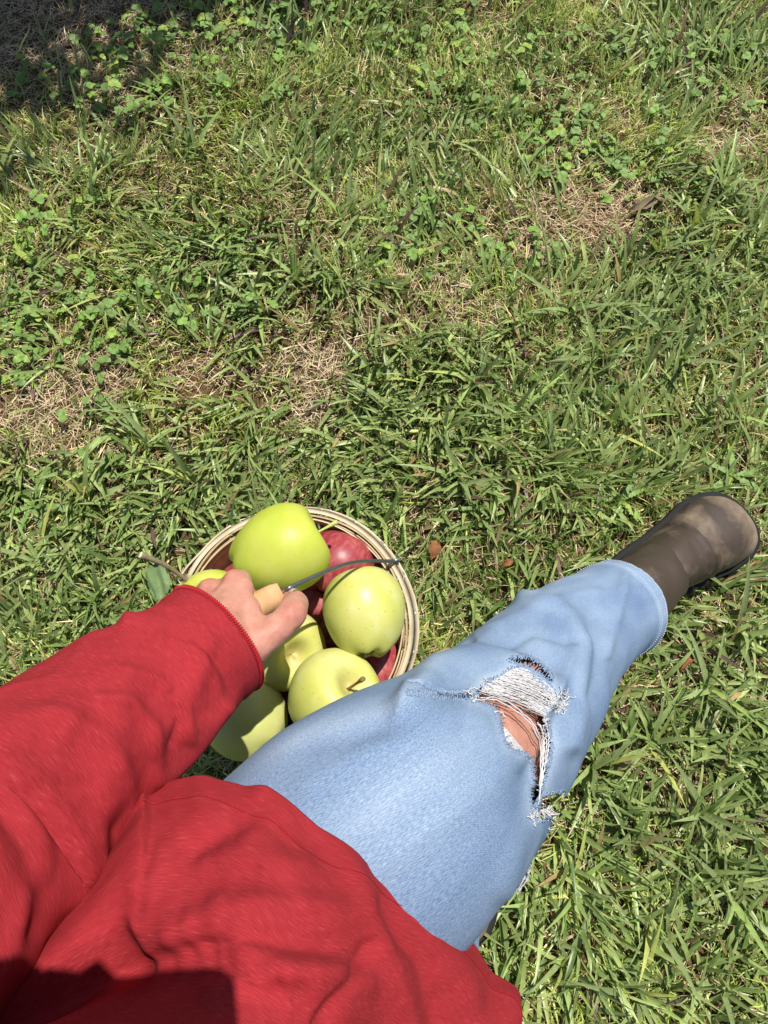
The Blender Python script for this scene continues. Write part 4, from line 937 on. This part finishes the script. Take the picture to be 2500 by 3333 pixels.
    rings = np.concatenate([np.broadcast_to(rings[0].mean(0), (1, npz, 3)), rings, np.broadcast_to(rings[-1].mean(0), (1, npz, 3))], 0)
    obj('sole', fast_mesh('sole', rings, grid_faces(nr + 2, npz), True), M['rubber'], root)
    # shaft with elastic gore and pull tab, mostly inside the jeans
    loc_ = [(.098, 0, .05), (.082, 0, .092)]
    if shin is None: loc_ += [(.05, 0, .14), (.02, 0, .185)]
    else:
        inv = (Matrix.Translation(heel) @ root.rotation_euler.to_matrix().to_4x4()).inverted(); loc_ += [tuple(inv @ Vector(q)) for q in shin]
    Vs, Rs, ss, ps, rs, Ts = sweep(loc_, [.044, .054, .056, .054], 30, 40, up=(1, 0, .3))
    gs_, gp_ = np.meshgrid(ss, ps, indexing='ij'); Vs = Vs + Rs * (-.007 * np.sin(ps)[None] ** 2 + .0035 * noise(gs_ * 40 + np.cos(gp_), np.cos(gp_) * 2, np.sin(gp_) * 2, 7))[..., None]
    inner = Vs[-1:] - Rs[-1:] * .003; Vs = np.concatenate([Vs, inner, inner - Ts[-1] * .05], 0)
    obj('shaft', fast_mesh('shaft', Vs, grid_faces(32, 40)[:, ::-1], True, np.zeros((32 * 40, 3)) - .12), M['leather'], root)
    return root
BT = ground_at(2405, 1668, .05); BD = nrm(np.array([.835, .55])); HEEL = BT[:2] - BD * .290
boot('boot', (HEEL[0], HEEL[1], .012), BD, math.radians(5), math.radians(-4), shin=[JA[-1] - np.array([0, 0, .004]), JA[-2]])
boot('boot', (-.137, -.195, .008), (.985, .17), 0, mirror=-1)

# --- shirt body
COLS = [-75, -50, -25, -8, 12, 32, 52, 75, 100, 140, 180, 225]
rows = [
 [at(*q) for q in ((395, 2650, .47), (510, 2562, .475), (680, 2533, .455), (860, 2592, .43), (1040, 2730, .42), (1290, 2868, .455), (1482, 3012, .50), (1590, 3150, .53), (1685, 3340, .54))] + [(-.0, -.345, .53), (-.19, -.33, .54), (-.285, -.19, .57)],
 [at(*q) for q in ((370, 2740, .43), (510, 2655, .43), (675, 2645, .412), (845, 2710, .392), (1015, 2840, .388), (1220, 2950, .415), (1425, 3085, .455), (1575, 3235, .49), (1680, 3420, .51))] + [(-.0, -.345, .60), (-.19, -.33, .61), (-.285, -.19, .63)],
 [at(*q) for q in ((330, 2870, .395), (500, 2800, .39), (660, 2800, .39), (820, 2860, .37), (985, 2975, .362), (1165, 3075, .385), (1340, 3195, .42), (1500, 3345, .455), (1620, 3530, .48))] + [(-.0, -.345, .67), (-.19, -.33, .68), (-.285, -.19, .69)],
 [at(*q) for q in ((260, 3050, .375), (460, 3000, .365), (635, 3010, .355), (800, 3055, .342), (960, 3150, .335), (1125, 3245, .355), (1270, 3350, .40), (1410, 3490, .44), (1510, 3660, .465))] + [(-.01, -.345, .75), (-.19, -.34, .76), (-.29, -.20, .76)],
 [at(*q) for q in ((250, 3300, .365), (440, 3255, .34), (615, 3265, .327), (780, 3310, .318), (940, 3400, .315), (1090, 3480, .33), (1225, 3570, .37), (1360, 3720, .41), (1450, 3900, .44))] + [(-.02, -.35, .83), (-.19, -.35, .84), (-.295, -.21, .83)],
]
fx, fy, rx, ry = .41, .912, .912, -.41
for zc, cx_, cy_, a_, b_ in ((.93, -.12, -.225, .165, .112), (1.02, -.125, -.25, .172, .11), (1.085, -.125, -.265, .165, .095), (1.125, -.125, -.27, .11, .075), (1.14, -.125, -.265, .068, .062), (1.15, -.122, -.26, .062, .056)):
    rows.append([(cx_ + rx * a_ * math.sin(math.radians(q)) + fx * b_ * math.cos(math.radians(q)), cy_ + ry * a_ * math.sin(math.radians(q)) + fy * b_ * math.cos(math.radians(q)), zc) for q in COLS])
G = np.array(rows)                              # rows, cols, 3
G1 = catmull(G, 300)                            # along height
G2 = catmull(np.swapaxes(G1, 0, 1), 300, closed=True); G2 = np.swapaxes(G2, 0, 1)   # (300 rows, 300 around)
NR, NC = G2.shape[:2]
du = np.roll(G2, -1, 1) - np.roll(G2, 1, 1); dv = np.gradient(G2, axis=0); Nn = nrm(np.cross(du, dv)); cen_ = G2.mean(1, keepdims=True)
if (Nn * (G2 - cen_)).sum() < 0: Nn = -Nn
us, vs, ds_ = sight(G2); okf = (ds_ > .05)
us = np.where(okf, us, 9e3); vs = np.where(okf, vs, 9e3)
I_, J_ = np.meshgrid(np.arange(NR) / NR, np.arange(NC) / NC, indexing='ij')
per = np.cos(J_ * 2 * np.pi), np.sin(J_ * 2 * np.pi)
wr = .0018 * noise(I_ * 9, per[0] * 3, per[1] * 3, 4) + .0009 * noise(I_ * 22, per[0] * 7, per[1] * 7, 5)
def sfold(pts, width, h, skew=0):
    g_, b2, sd = line_bump(us, vs, pts, width); return h * g_ + (skew * sd * (b2 / width) * g_ if skew else 0)
wr = wr + sfold([(860, 2600), (1030, 2700), (1130, 2810), (1210, 3000), (1270, 3170), (1340, 3360)], 48, 0.0068)
wr = wr + sfold([(470, 2900), (620, 2820), (800, 2790), (960, 2830)], 55, 0.0043)
wr = wr + sfold([(300, 3000), (520, 2900), (720, 2700), (840, 2640)], 41, -0.0035)
wr = wr + sfold([(560, 3050), (760, 2960), (960, 2940), (1120, 2990)], 59, 0.0049)
wr = wr + sfold([(420, 3180), (640, 3080), (860, 3040), (1060, 3080)], 41, -0.0041)
wr = wr + sfold([(700, 3240), (900, 3160), (1080, 3170), (1180, 3200)], 46, 0.0046)
wr = wr + sfold([(1040, 3330), (1130, 3200), (1190, 3080)], 25, -0.0038)
wr = wr + sfold([(1350, 3000), (1480, 3150), (1560, 3330)], 52, 0.0041)
wr = wr + sfold([(1230, 2960), (1360, 3110), (1430, 3330)], 34, -0.0038)
G3 = G2 + Nn * wr[..., None]
# hem: rolled edge, doubled band
band = sstep(.075, .068, I_) * .0004; G3 = G3 + Nn * band[..., None]
inner = np.stack([G3[0] - Nn[0] * .0022 - dv[0] / np.linalg.norm(dv[0], axis=-1, keepdims=True) * .0, G3[8] - Nn[8] * .003, G3[24] - Nn[24] * .003], 0)
Vs_ = np.concatenate([inner[::-1], G3], 0)
arc_u = np.cumsum(np.linalg.norm(np.diff(G2[60], axis=0, append=G2[60][:1]), axis=1)); arc_u = np.concatenate([[0], arc_u])
arc_v = np.concatenate([[0], np.cumsum(np.linalg.norm(np.diff(G2[:, 120], axis=0), axis=1))]); arc_v = np.concatenate([[-.02, -.01, -.002], arc_v])
ii, jj = np.meshgrid(np.arange(NR + 2), np.arange(NC), indexing='ij')
uvs = np.stack([np.stack([arc_v[ii], arc_u[jj]], -1), np.stack([arc_v[ii], arc_u[jj + 1]], -1), np.stack([arc_v[ii + 1], arc_u[jj + 1]], -1), np.stack([arc_v[ii + 1], arc_u[jj]], -1)], 2).reshape(-1, 2)
shirt = pobj('shirt', Vs_, grid_faces(NR + 3, NC), M['shirt'], uv=uvs)
hs_ = Bag(); row = G3[19] + Nn[19] * .0004
for k in range(0, NC):
    P = np.stack([row[k], row[k] * .4 + row[(k + 1) % NC] * .6]); P = np.vstack([P[0], P.mean(0) + Nn[19][k] * .0003, P[1]]); V, F = thin_tube(P, .0003, 4); hs_.add(V, F)
o_ = obj('hem_stitching', hs_.mesh('hem_stitching'), M['red_stitch']); o_.data.transform(Matrix.Translation(-Vector(PO))); o_.parent = shirt

# --- sleeves
def sleeve(path, radii, ns, npz, wrf, name):
    V, R, s, ph, r, T = sweep(path, radii, ns, npz)
    Sg, Pg = np.meshgrid(s, ph, indexing='ij')
    V = V + R * wrf(V, Sg, Pg, s[-1])[..., None]
    Vf = np.concatenate([V, V[-1:] - R[-1:] * .0018 + T[-1] * .0004, V[-1:] - R[-1:] * .0026 - T[-1] * .002, V[-1:] - R[-1:] * .003 - T[-1] * .035], 0)
    sx_ = np.concatenate([s, s[-1] + np.array([.001, .002, .03])])
    uv = tube_uv(ns + 3, npz, sx_, ph, .055).reshape(-1, 4, 2)[:, ::-1].reshape(-1, 2)
    o_ = pobj(name, Vf, grid_faces(ns + 3, npz)[:, ::-1], M['shirt'], uv=uv); o_.parent = shirt
    return V, R, s, ph, T
SLP = [(-.275, -.215, 1.065), (-.30, -.16, .94), at(-190, 2850, .395), at(20, 2640, .43), at(270, 2420, .478), at(530, 2222, .53), at(630, 2140, .55), at(705, 2078, .564)]
SLR = [.078, .073, .068, .0630, .0560, .0515, .0482, .0468]
def left_wr(V, Sg, Pg, Lt):
    u, v, d = sight(V); ok = d > .05; u = np.where(ok, u, 9e3); v = np.where(ok, v, 9e3)
    c, s_ = np.cos(Pg), np.sin(Pg); q = np.clip(c * 2 + .8, 0, 1)
    env = .35 + .65 * sstep(Lt, Lt - .06, Sg)
    wq = noise(Sg * 7, c * 1.5, s_ * 1.5, 21) * .8
    a = (Sg * 26 + Pg * 1.2 + wq * 1.3); b = Sg * 18 - Pg * 1.5 + wq
    am_ = .5 + .5 * noise(Sg * 12, c * 2, s_ * 2, 26); r1 = ((1 + np.sin(a * 2.6)) / 2) ** 2 * am_ * 1.5; r2 = ((1 + np.sin(b * 2.6)) / 2) ** 2 * (1 - am_) * 1.5
    wq2 = noise(Sg * 16, c * 2.2, s_ * 2.2, 27); am2 = sstep(-.25, .7, noise(Sg * 9, c * 1.7, s_ * 1.7, 28)); am3 = sstep(-.2, .7, noise(Sg * 10, c * 1.9, s_ * 1.9, 29))
    r4 = ((1 + np.sin(Sg * 175 + Pg * 3.2 + 3.2 * wq2)) / 2) ** 1.6 * am2; r5 = ((1 + np.sin(Sg * 150 - Pg * 3.6 + 3.0 * wq2 + 1)) / 2) ** 1.6 * am3
    w_ = (.0036 * r1 + .0034 * r2 + .0027 * r4 + .0025 * r5) * env + .0006 * noise(Sg * 70, c * 5, s_ * 5, 24) + .0030 * noise(Sg * 8, c * 1.3, s_ * 1.3, 25)
    def f(pts, wd, h, skew=0):
        g_, bb, sd = line_bump(u, v, pts, wd); return (h * g_ + (skew * sd * bb / wd * g_ if skew else 0)) * q
    w_ = w_ + f([(770, 2330), (700, 2420), (640, 2480), (520, 2600)], 18, -0.0054) + f([(740, 2290), (660, 2400), (600, 2470), (530, 2540)], 26, 0.0045)
    w_ = w_ + f([(330, 2280), (430, 2290), (500, 2360), (520, 2480), (480, 2600)], 23, 0.0038) + f([(410, 2190), (520, 2210), (600, 2300), (610, 2400)], 19, 0.0031)
    w_ = w_ + f([(520, 2080), (630, 2110), (700, 2200), (720, 2290)], 18, 0.0027) + f([(180, 2330), (330, 2400), (420, 2520), (440, 2660)], 33, 0.0032)
    w_ = w_ + f([(20, 2480), (140, 2560), (240, 2700), (270, 2850)], 39, 0.0040) + f([(0, 2640), (90, 2760), (130, 2900), (100, 3040)], 39, -0.0040) + f([(120, 2560), (290, 2560), (370, 2700)], 33, -0.0027)
    w_ = w_ + f([(560, 2260), (590, 2330), (560, 2420)], 15, -0.0027) + f([(640, 2090), (720, 2170), (760, 2260)], 13, -0.0020)
    hem = sstep(Lt - .0165, Lt - .0150, Sg); w_ = w_ * (1 - .75 * sstep(Lt - .03, Lt - .012, Sg)) + .0011 * hem - .0012 * np.exp(-((Sg - Lt + .0172) / .0012) ** 2)
    return w_
VL_, RL_, sL_, pL_, TL_ = sleeve(SLP, SLR, 260, 190, left_wr, 'sleeve')
cb = Bag(); ring = VL_[-1] + RL_[-1] * .0004; m_ = len(ring); nz_ = 150; cl = np.vstack([ring, ring[:1]]); rl = np.vstack([RL_[-1], RL_[-1][:1]])
def rp(t): return np.array([np.interp(t % m_, np.arange(m_ + 1), cl[:, q]) for q in range(3)]), np.array([np.interp(t % m_, np.arange(m_ + 1), rl[:, q]) for q in range(3)])
for k in range(nz_):
    p0, r0 = rp(k / nz_ * m_); p1, _ = rp((k + .5) / nz_ * m_); p2, _ = rp((k + 1) / nz_ * m_)
    V, F = thin_tube([p0 + TL_[-1] * .0008, (p0 + p1) / 2 + r0 * .0006 - TL_[-1] * .0008, p1 - TL_[-1] * .0032, (p1 + p2) / 2 + r0 * .0006 - TL_[-1] * .0008, p2 + TL_[-1] * .0008], .00055, 4); cb.add(V, F)
o_ = obj('cuff_stitching', cb.mesh('cuff_stitching'), M['red_stitch']); o_.data.transform(Matrix.Translation(-Vector(PO))); o_.parent = shirt
def right_wr(V, Sg, Pg, Lt): return .003 * noise(Sg * 22 + Pg, Pg * 1.3, 2) + .002 * noise(Sg * 9, np.cos(Pg) * 2, np.sin(Pg) * 2)
RSP = [(.025, -.335, 1.065), (.10, -.35, .97), (.165, -.32, .90), (.15, -.25, .95), (.105, -.18, 1.05), (.075, -.13, 1.125)]
sleeve(RSP, [.078, .07, .062, .056, .05, .045], 120, 80, right_wr, 'sleeve')

# --- body: one continuous skin, grown from tapered limbs
bm = bmesh.new()
def cone(a, b_, ra, rb_, seg=20, flat=None):
    """a round cone between two joints, merged later into one surface"""
    a, b_ = np.asarray(a, float), np.asarray(b_, float); d_ = b_ - a; Ln = np.linalg.norm(d_)
    z_ = d_ / (Ln + 1e-9); x_ = nrm(np.cross(z_, [.3, .9, .2])); y_ = np.cross(z_, x_)
    prof = [(-ra * math.cos(t), ra * math.sin(t)) for t in np.linspace(0, math.pi / 2, 6)] + [(Ln * t, ra + (rb_ - ra) * t) for t in (.33, .66)] + [(Ln + rb_ * math.sin(t), rb_ * math.cos(t)) for t in np.linspace(0, math.pi / 2, 6)]
    rings = []
    for h, r_ in prof:
        rings.append([bm.verts.new(a + z_ * h + (x_ * math.cos(q) + y_ * math.sin(q)) * max(r_, 1e-5)) for q in np.linspace(0, 2 * math.pi, seg, endpoint=False)])
    for r0, r1 in zip(rings[:-1], rings[1:]):
        for k in range(seg): bm.faces.new((r0[k], r0[(k + 1) % seg], r1[(k + 1) % seg], r1[k]))
    bm.faces.new(rings[0][::-1]); bm.faces.new(rings[-1])
def chain(*pr):
    for (p0, r0), (p1, r1) in zip(pr[:-1], pr[1:]): cone(p0, p1, r0, r1)
# trunk and head
chain(((-.155, -.17, .62), .08), ((-.055, -.225, .62), .08)); chain(((-.11, -.20, .64), .095), ((-.115, -.215, .85), .088), ((-.12, -.245, 1.0), .095), ((-.122, -.26, 1.06), .07), ((-.11, -.205, 1.16), .048), ((-.095, -.14, 1.245), .047))
chain(((-.235, -.215, 1.045), .05), ((-.12, -.26, 1.06), .06), ((0, -.31, 1.045), .05)); chain(((-.17, -.19, .99), .06), ((-.07, -.235, .99), .06))
HC = np.array([-.082, -.098, 1.335]); hf = nrm(np.array([.22, .52, -.80])); hu = nrm(np.array([.30, .74, .563])); hr = np.cross(hf, hu)
cone(HC - hu * .0 - hf * .02, HC + hf * .015 + hu * .01, .082, .076); cone(HC + hf * .02 - hu * .03, HC + hf * .045 - hu * .085, .06, .032); cone(HC - hf * .03 + hu * .01, HC - hf * .02 - hu * .05, .075, .06)
cone(HC + hf * .086 - hu * .0, HC + hf * .103 - hu * .036, .008, .0125, 12)
for s_ in (-1, 1):
    cone(HC + hr * s_ * .078 - hf * .01 + hu * .005, HC + hr * s_ * .08 - hf * .006 - hu * .035, .013, .009, 12); cone(HC + hr * s_ * .032 + hf * .077 + hu * .012, HC + hr * s_ * .05 + hf * .068 + hu * .01, .012, .01, 12)
cone(HC + hf * .078 - hu * .062 - hr * .018, HC + hf * .078 - hu * .062 + hr * .018, .009, .009, 12)
# left arm and gripping hand
EL = at(-150, 2810, .40); WR = at(672, 2105, .545)
chain(((-.245, -.215, 1.04), .046), ((-.285, -.13, .90), .042), (EL, .040), (EL * .6 + WR * .4, .040), (WR, .027))
g3 = GD; gc = (GA + GB_) / 2
mdir = nrm(np.array([-.10, .72, -.69])); mdir = nrm(mdir - g3 * (mdir @ g3) * .9); dors = nrm(np.cross(g3, mdir)); palm = -dors
MC = gc + dors * .0245 + mdir * .004 - g3 * .014                                     # middle knuckle over the grip
kn = {}
for nm, off, back, dr, r_ in (('i', .030, -.001, .000, .0118), ('m', .008, .003, .002, .0118), ('r', -.013, .001, .0, .0110), ('p', -.032, -.006, -.004, .0098)):
    K = MC + g3 * off + mdir * back + dors * dr; kn[nm] = (K, r_)
    wb = WR + g3 * off * .42 + dors * .000 + (MC - WR) * .10
    cone(wb, K, .0165 if nm in 'im' else .0150, r_ - .0004)               # metacarpal
    cone(K, K + dors * .0020 - mdir * .003, r_ + .0016, r_ + .0006, 14)    # knuckle head
# thenar and palm pads
cone(WR + g3 * .012 + palm * .004, MC + g3 * .012 + palm * .008 - mdir * .022, .019, .015); cone(WR - g3 * .012 + palm * .004, MC - g3 * .020 + palm * .008 - mdir * .020, .017, .013)
cone(kn['i'][0] - mdir * .012, kn['p'][0] - mdir * .012, .0125, .0105)
# fingers curl round the grip: angles walk about the grip axis
for nm, l_, rr_ in (('i', (.040, .024, .020), .0088), ('m', (.043, .027, .021), .0090), ('r', (.040, .025, .020), .0085), ('p', (.032, .019, .018), .0075)):
    K, rk = kn[nm]; axp = gc + g3 * ((K - gc) @ g3); v0 = K - axp; ang0 = math.atan2(v0 @ mdir, v0 @ dors); R0 = np.linalg.norm(v0)
    pts = [(K, rk)]
    for q, (da, Rw, fr) in enumerate(((1.00, .0235, 1.08), (1.95, .0212, 1.0), (2.95, .0205, .93), (3.75, .0205, .82))):
        a = ang0 + da; pts.append((axp + (dors * math.cos(a) + mdir * math.sin(a)) * (Rw + rr_ * .1) - g3 * .001 * q, rr_ * fr))
    chain(*pts)
# thumb, bent at its joint, closing on the grip from the near side
TH = [at(735, 2115, .556), at(825, 2100, .560), at(895, 2052, .568), at(948, 2000, .580), at(962, 1966, .602), at(938, 1950, .620)]
chain((TH[0], .0175), (TH[1], .0150), (TH[2], .0122), (TH[3], .0124), (TH[4], .0112), (TH[5], .0085))
cone(TH[1], kn['i'][0] - mdir * .030 + palm * .008, .012, .011)           # web
# right arm and hand behind the phone
RH = np.array([.058, -.105, 1.165])
chain(((0, -.31, 1.04), .046), ((.09, -.345, .96), .042), ((.165, -.325, .90), .039), ((.14, -.24, .97), .038), ((.085, -.145, 1.105), .025), (RH, .026))
for k in range(4): chain((RH + [.0, .0, .005], .013), (RH + np.array([-.012, .016 * k - .012, .022]), .0095), (RH + np.array([-.052, .019 * k - .016, .030]), .0085), (RH + np.array([-.092, .019 * k - .014, .022]), .0075))
chain((RH, .016), (RH + np.array([.006, .032, .008]), .0115), (RH + np.array([-.004, .058, .018]), .0095), (RH + np.array([-.018, .072, .023]), .0082))
# legs
leg = [np.array(q) for q in JA]; ofs = [.0, .004, .012, .026, .031, .014, .002, -.004]; lr = [.088, .086, .080, .070, .0570, .046, .034, .028]
legp = []
for q, of, r_ in zip(leg, ofs, lr): legp.append((q + np.array([0, 0, of]), r_))
legp[0] = (np.array([-.13, -.175, .62]), .08); legp[1] = (legp[1][0], .078)
AN = np.array([HEEL[0] + BD[0] * .085, HEEL[1] + BD[1] * .085, .085]); legp.append((AN, .026))
chain(*legp)
chain(((-.03, -.24, .60), .075), ((.0, -.18, .47), .068), ((.02, -.10, .33), .052), ((-.01, -.10, .26), .048), ((-.04, -.145, .17), .044), ((-.05, -.175, .11), .034), ((-.055, -.18, .07), .03))
me = bpy.data.meshes.new('body'); bmesh.ops.recalc_face_normals(bm, faces=bm.faces); bm.to_mesh(me); bm.free()
tmp = bpy.data.objects.new('tmp', me); COL.objects.link(tmp)
rm = tmp.modifiers.new('r', 'REMESH'); rm.mode = 'VOXEL'; rm.voxel_size = .0026; rm.use_smooth_shade = True
sm_ = tmp.modifiers.new('s', 'SMOOTH'); sm_.factor = .5; sm_.iterations = 5
dg = bpy.context.evaluated_depsgraph_get(); ev = tmp.evaluated_get(dg); bme = bpy.data.meshes.new_from_object(ev)
bpy.data.objects.remove(tmp); bme.name = 'body'
nv = len(bme.vertices); co = np.empty(nv * 3, np.float32); bme.vertices.foreach_get('co', co); co = co.reshape(-1, 3)
# creases at the knuckles and the thumb joint, veins and tendons on the back of the hand
nrmv = np.empty(nv * 3, np.float32); bme.vertices.foreach_get('normal', nrmv); nrmv = nrmv.reshape(-1, 3)
near = np.linalg.norm(co - gc, axis=1) < .14
dsp = np.zeros(nv)
for nm in 'imrp':
    K = kn[nm][0]; a_ = K - mdir * .004; b2 = WR + (MC - WR) * .35; ab = b2 - a_; t = np.clip(((co - a_) @ ab) / (ab @ ab), 0, 1); d_ = np.linalg.norm(co - a_ - t[:, None] * ab - dors * .014, axis=1)
    dsp += .0019 * np.exp(-(d_ / .004) ** 2) * near
for k in range(5):
    c = TH[3] * (.75 - .09 * k) + TH[2] * (.25 + .09 * k); tdir = nrm(TH[3] - TH[2]); dd = (co - c) @ tdir
    dsp -= .0008 * np.exp(-(dd / .0009) ** 2) * (np.linalg.norm(co - c, axis=1) < .018)
dsp += .0006 * noise(co[:, 0] * 130, co[:, 1] * 130, co[:, 2] * 130) * near
co = co + nrmv * dsp[:, None] - PO
bme.vertices.foreach_set('co', co.astype(np.float32).ravel()); bme.polygons.foreach_set('use_smooth', np.ones(len(bme.polygons), bool)); bme.update()
bme.materials.clear(); bme.materials.append(M['skin']); body = bpy.data.objects.new('body', bme); link(body, person)
# thumb nail
tn = nrm(TH[5] - TH[4]); tb = nrm(np.array([0, 0, CAM_H]) - TH[4]); sdv = nrm(np.cross(tn, tb)); outw = nrm(np.cross(sdv, tn) + np.array([.55, .3, .1]))
V = []
for t in np.linspace(0, 1, 6):
    for q in np.linspace(-1, 1, 7): V.append(TH[4] * (1 - t) + TH[5] * t + outw * (.0112 - .0022 * t - .0035 * q * q) + sdv * q * .0062)
pobj('thumb_nail', V, grid_faces(6, 7, False), M['nail'])
# hair
hv = []; hb2 = Bag()
for k in range(900):
    a = rng.uniform(0, 6.28); t0 = rng.uniform(0, 1) ** .5 * 1.25
    dirv = hu * math.cos(t0) + (hr * math.cos(a) - hf * math.sin(a) * 1.0) * math.sin(t0)
    p0 = HC + dirv * .089 - hf * .008; back = -hf * .02
    if dirv @ hf > .55: continue
    sd = hr * np.sign(dirv @ hr + 1e-3)
    P = catmull([p0, p0 + sd * .02 - hu * .05 + back, p0 + sd * .018 - hf * .03 - [0, 0, .13] - hu * .02, p0 + sd * .005 - hf * .035 - [0, 0, .22]], 8)
    V, F = thin_tube(P + rng.normal(0, .002, 3), [.004, .0045, .004, .0025], 4); hb2.add(V, F)
for k in range(900):  # unseen forward locks, added and shaped to cast a shadow on the lower shirt
    a = rng.uniform(-1, 1); p0 = HC + hu * rng.uniform(.05, .085) - hr * rng.uniform(.02, .075) * (1 if k % 2 else 1) + hf * rng.uniform(-.02, .03)
    e = np.array([rng.uniform(-.15, -.04), (rng.uniform(-.05, .036) if k % 3 else rng.uniform(.028, .037)), rng.uniform(1.205, 1.23)])
    P = catmull([p0, p0 * .6 + e * .4 + [-.02, .0, .03], e + [0, 0, .06], e], 8)
    V, F = thin_tube(P + rng.normal(0, .002, 3), [.004, .005, .0045, .0025] if k % 3 else [.004, .007, .009, .0085], 5); hb2.add(V, F)
V = []
for i_ in np.linspace(0, 1.75, 12):
    for a in np.linspace(0, 2 * math.pi, 28, endpoint=False):
        dv_ = hu * math.cos(i_) + (hr * math.cos(a) - hf * math.sin(a)) * math.sin(i_); fr_ = max(0, dv_ @ hf)
        V.append(HC - hf * .012 + dv_ * (.092 - .03 * (fr_ > .5) * 1.0))
hb2.add(np.array(V), grid_faces(12, 28))
o_ = obj('hair', hb2.mesh('hair'), M['hair']); o_.data.transform(Matrix.Translation(-Vector(PO))); o_.parent = person

# ------------------------------------------------------------------ phone in the other hand, lens where the picture was taken
ph = bpy.data.meshes.new('phone'); bm = bmesh.new(); bmesh.ops.create_cube(bm, size=1)
bmesh.ops.scale(bm, vec=(.076, .152, .009), verts=bm.verts)
bmesh.ops.bevel(bm, geom=[e for e in bm.edges if abs((e.verts[0].co - e.verts[1].co).z) > .005], offset=.011, segments=5, affect='EDGES', profile=.5)
bmesh.ops.bevel(bm, geom=[e for e in bm.edges], offset=.0012, segments=2, affect='EDGES')
bm.to_mesh(ph); bm.free(); pho = obj('phone', ph, M['phone']); pho.rotation_euler = (PITCH, 0, 0)
pc = Vector((0, 0, CAM_H)) + Matrix.Rotation(PITCH, 3, 'X') @ Vector((-.014, -.026, .0085)); pho.location = pc; tag(pho, 'dark phone held above the basket taking the picture', 'phone')
lr_, lf_ = thin_tube([(.014, .026, -.0045), (.014, .026, -.0052), (.014, .026, -.0056)], [.009, .009, .0075], 18); o_ = obj('lens_ring', fast_mesh('lens_ring', lr_, lf_), M['rubber'], pho)
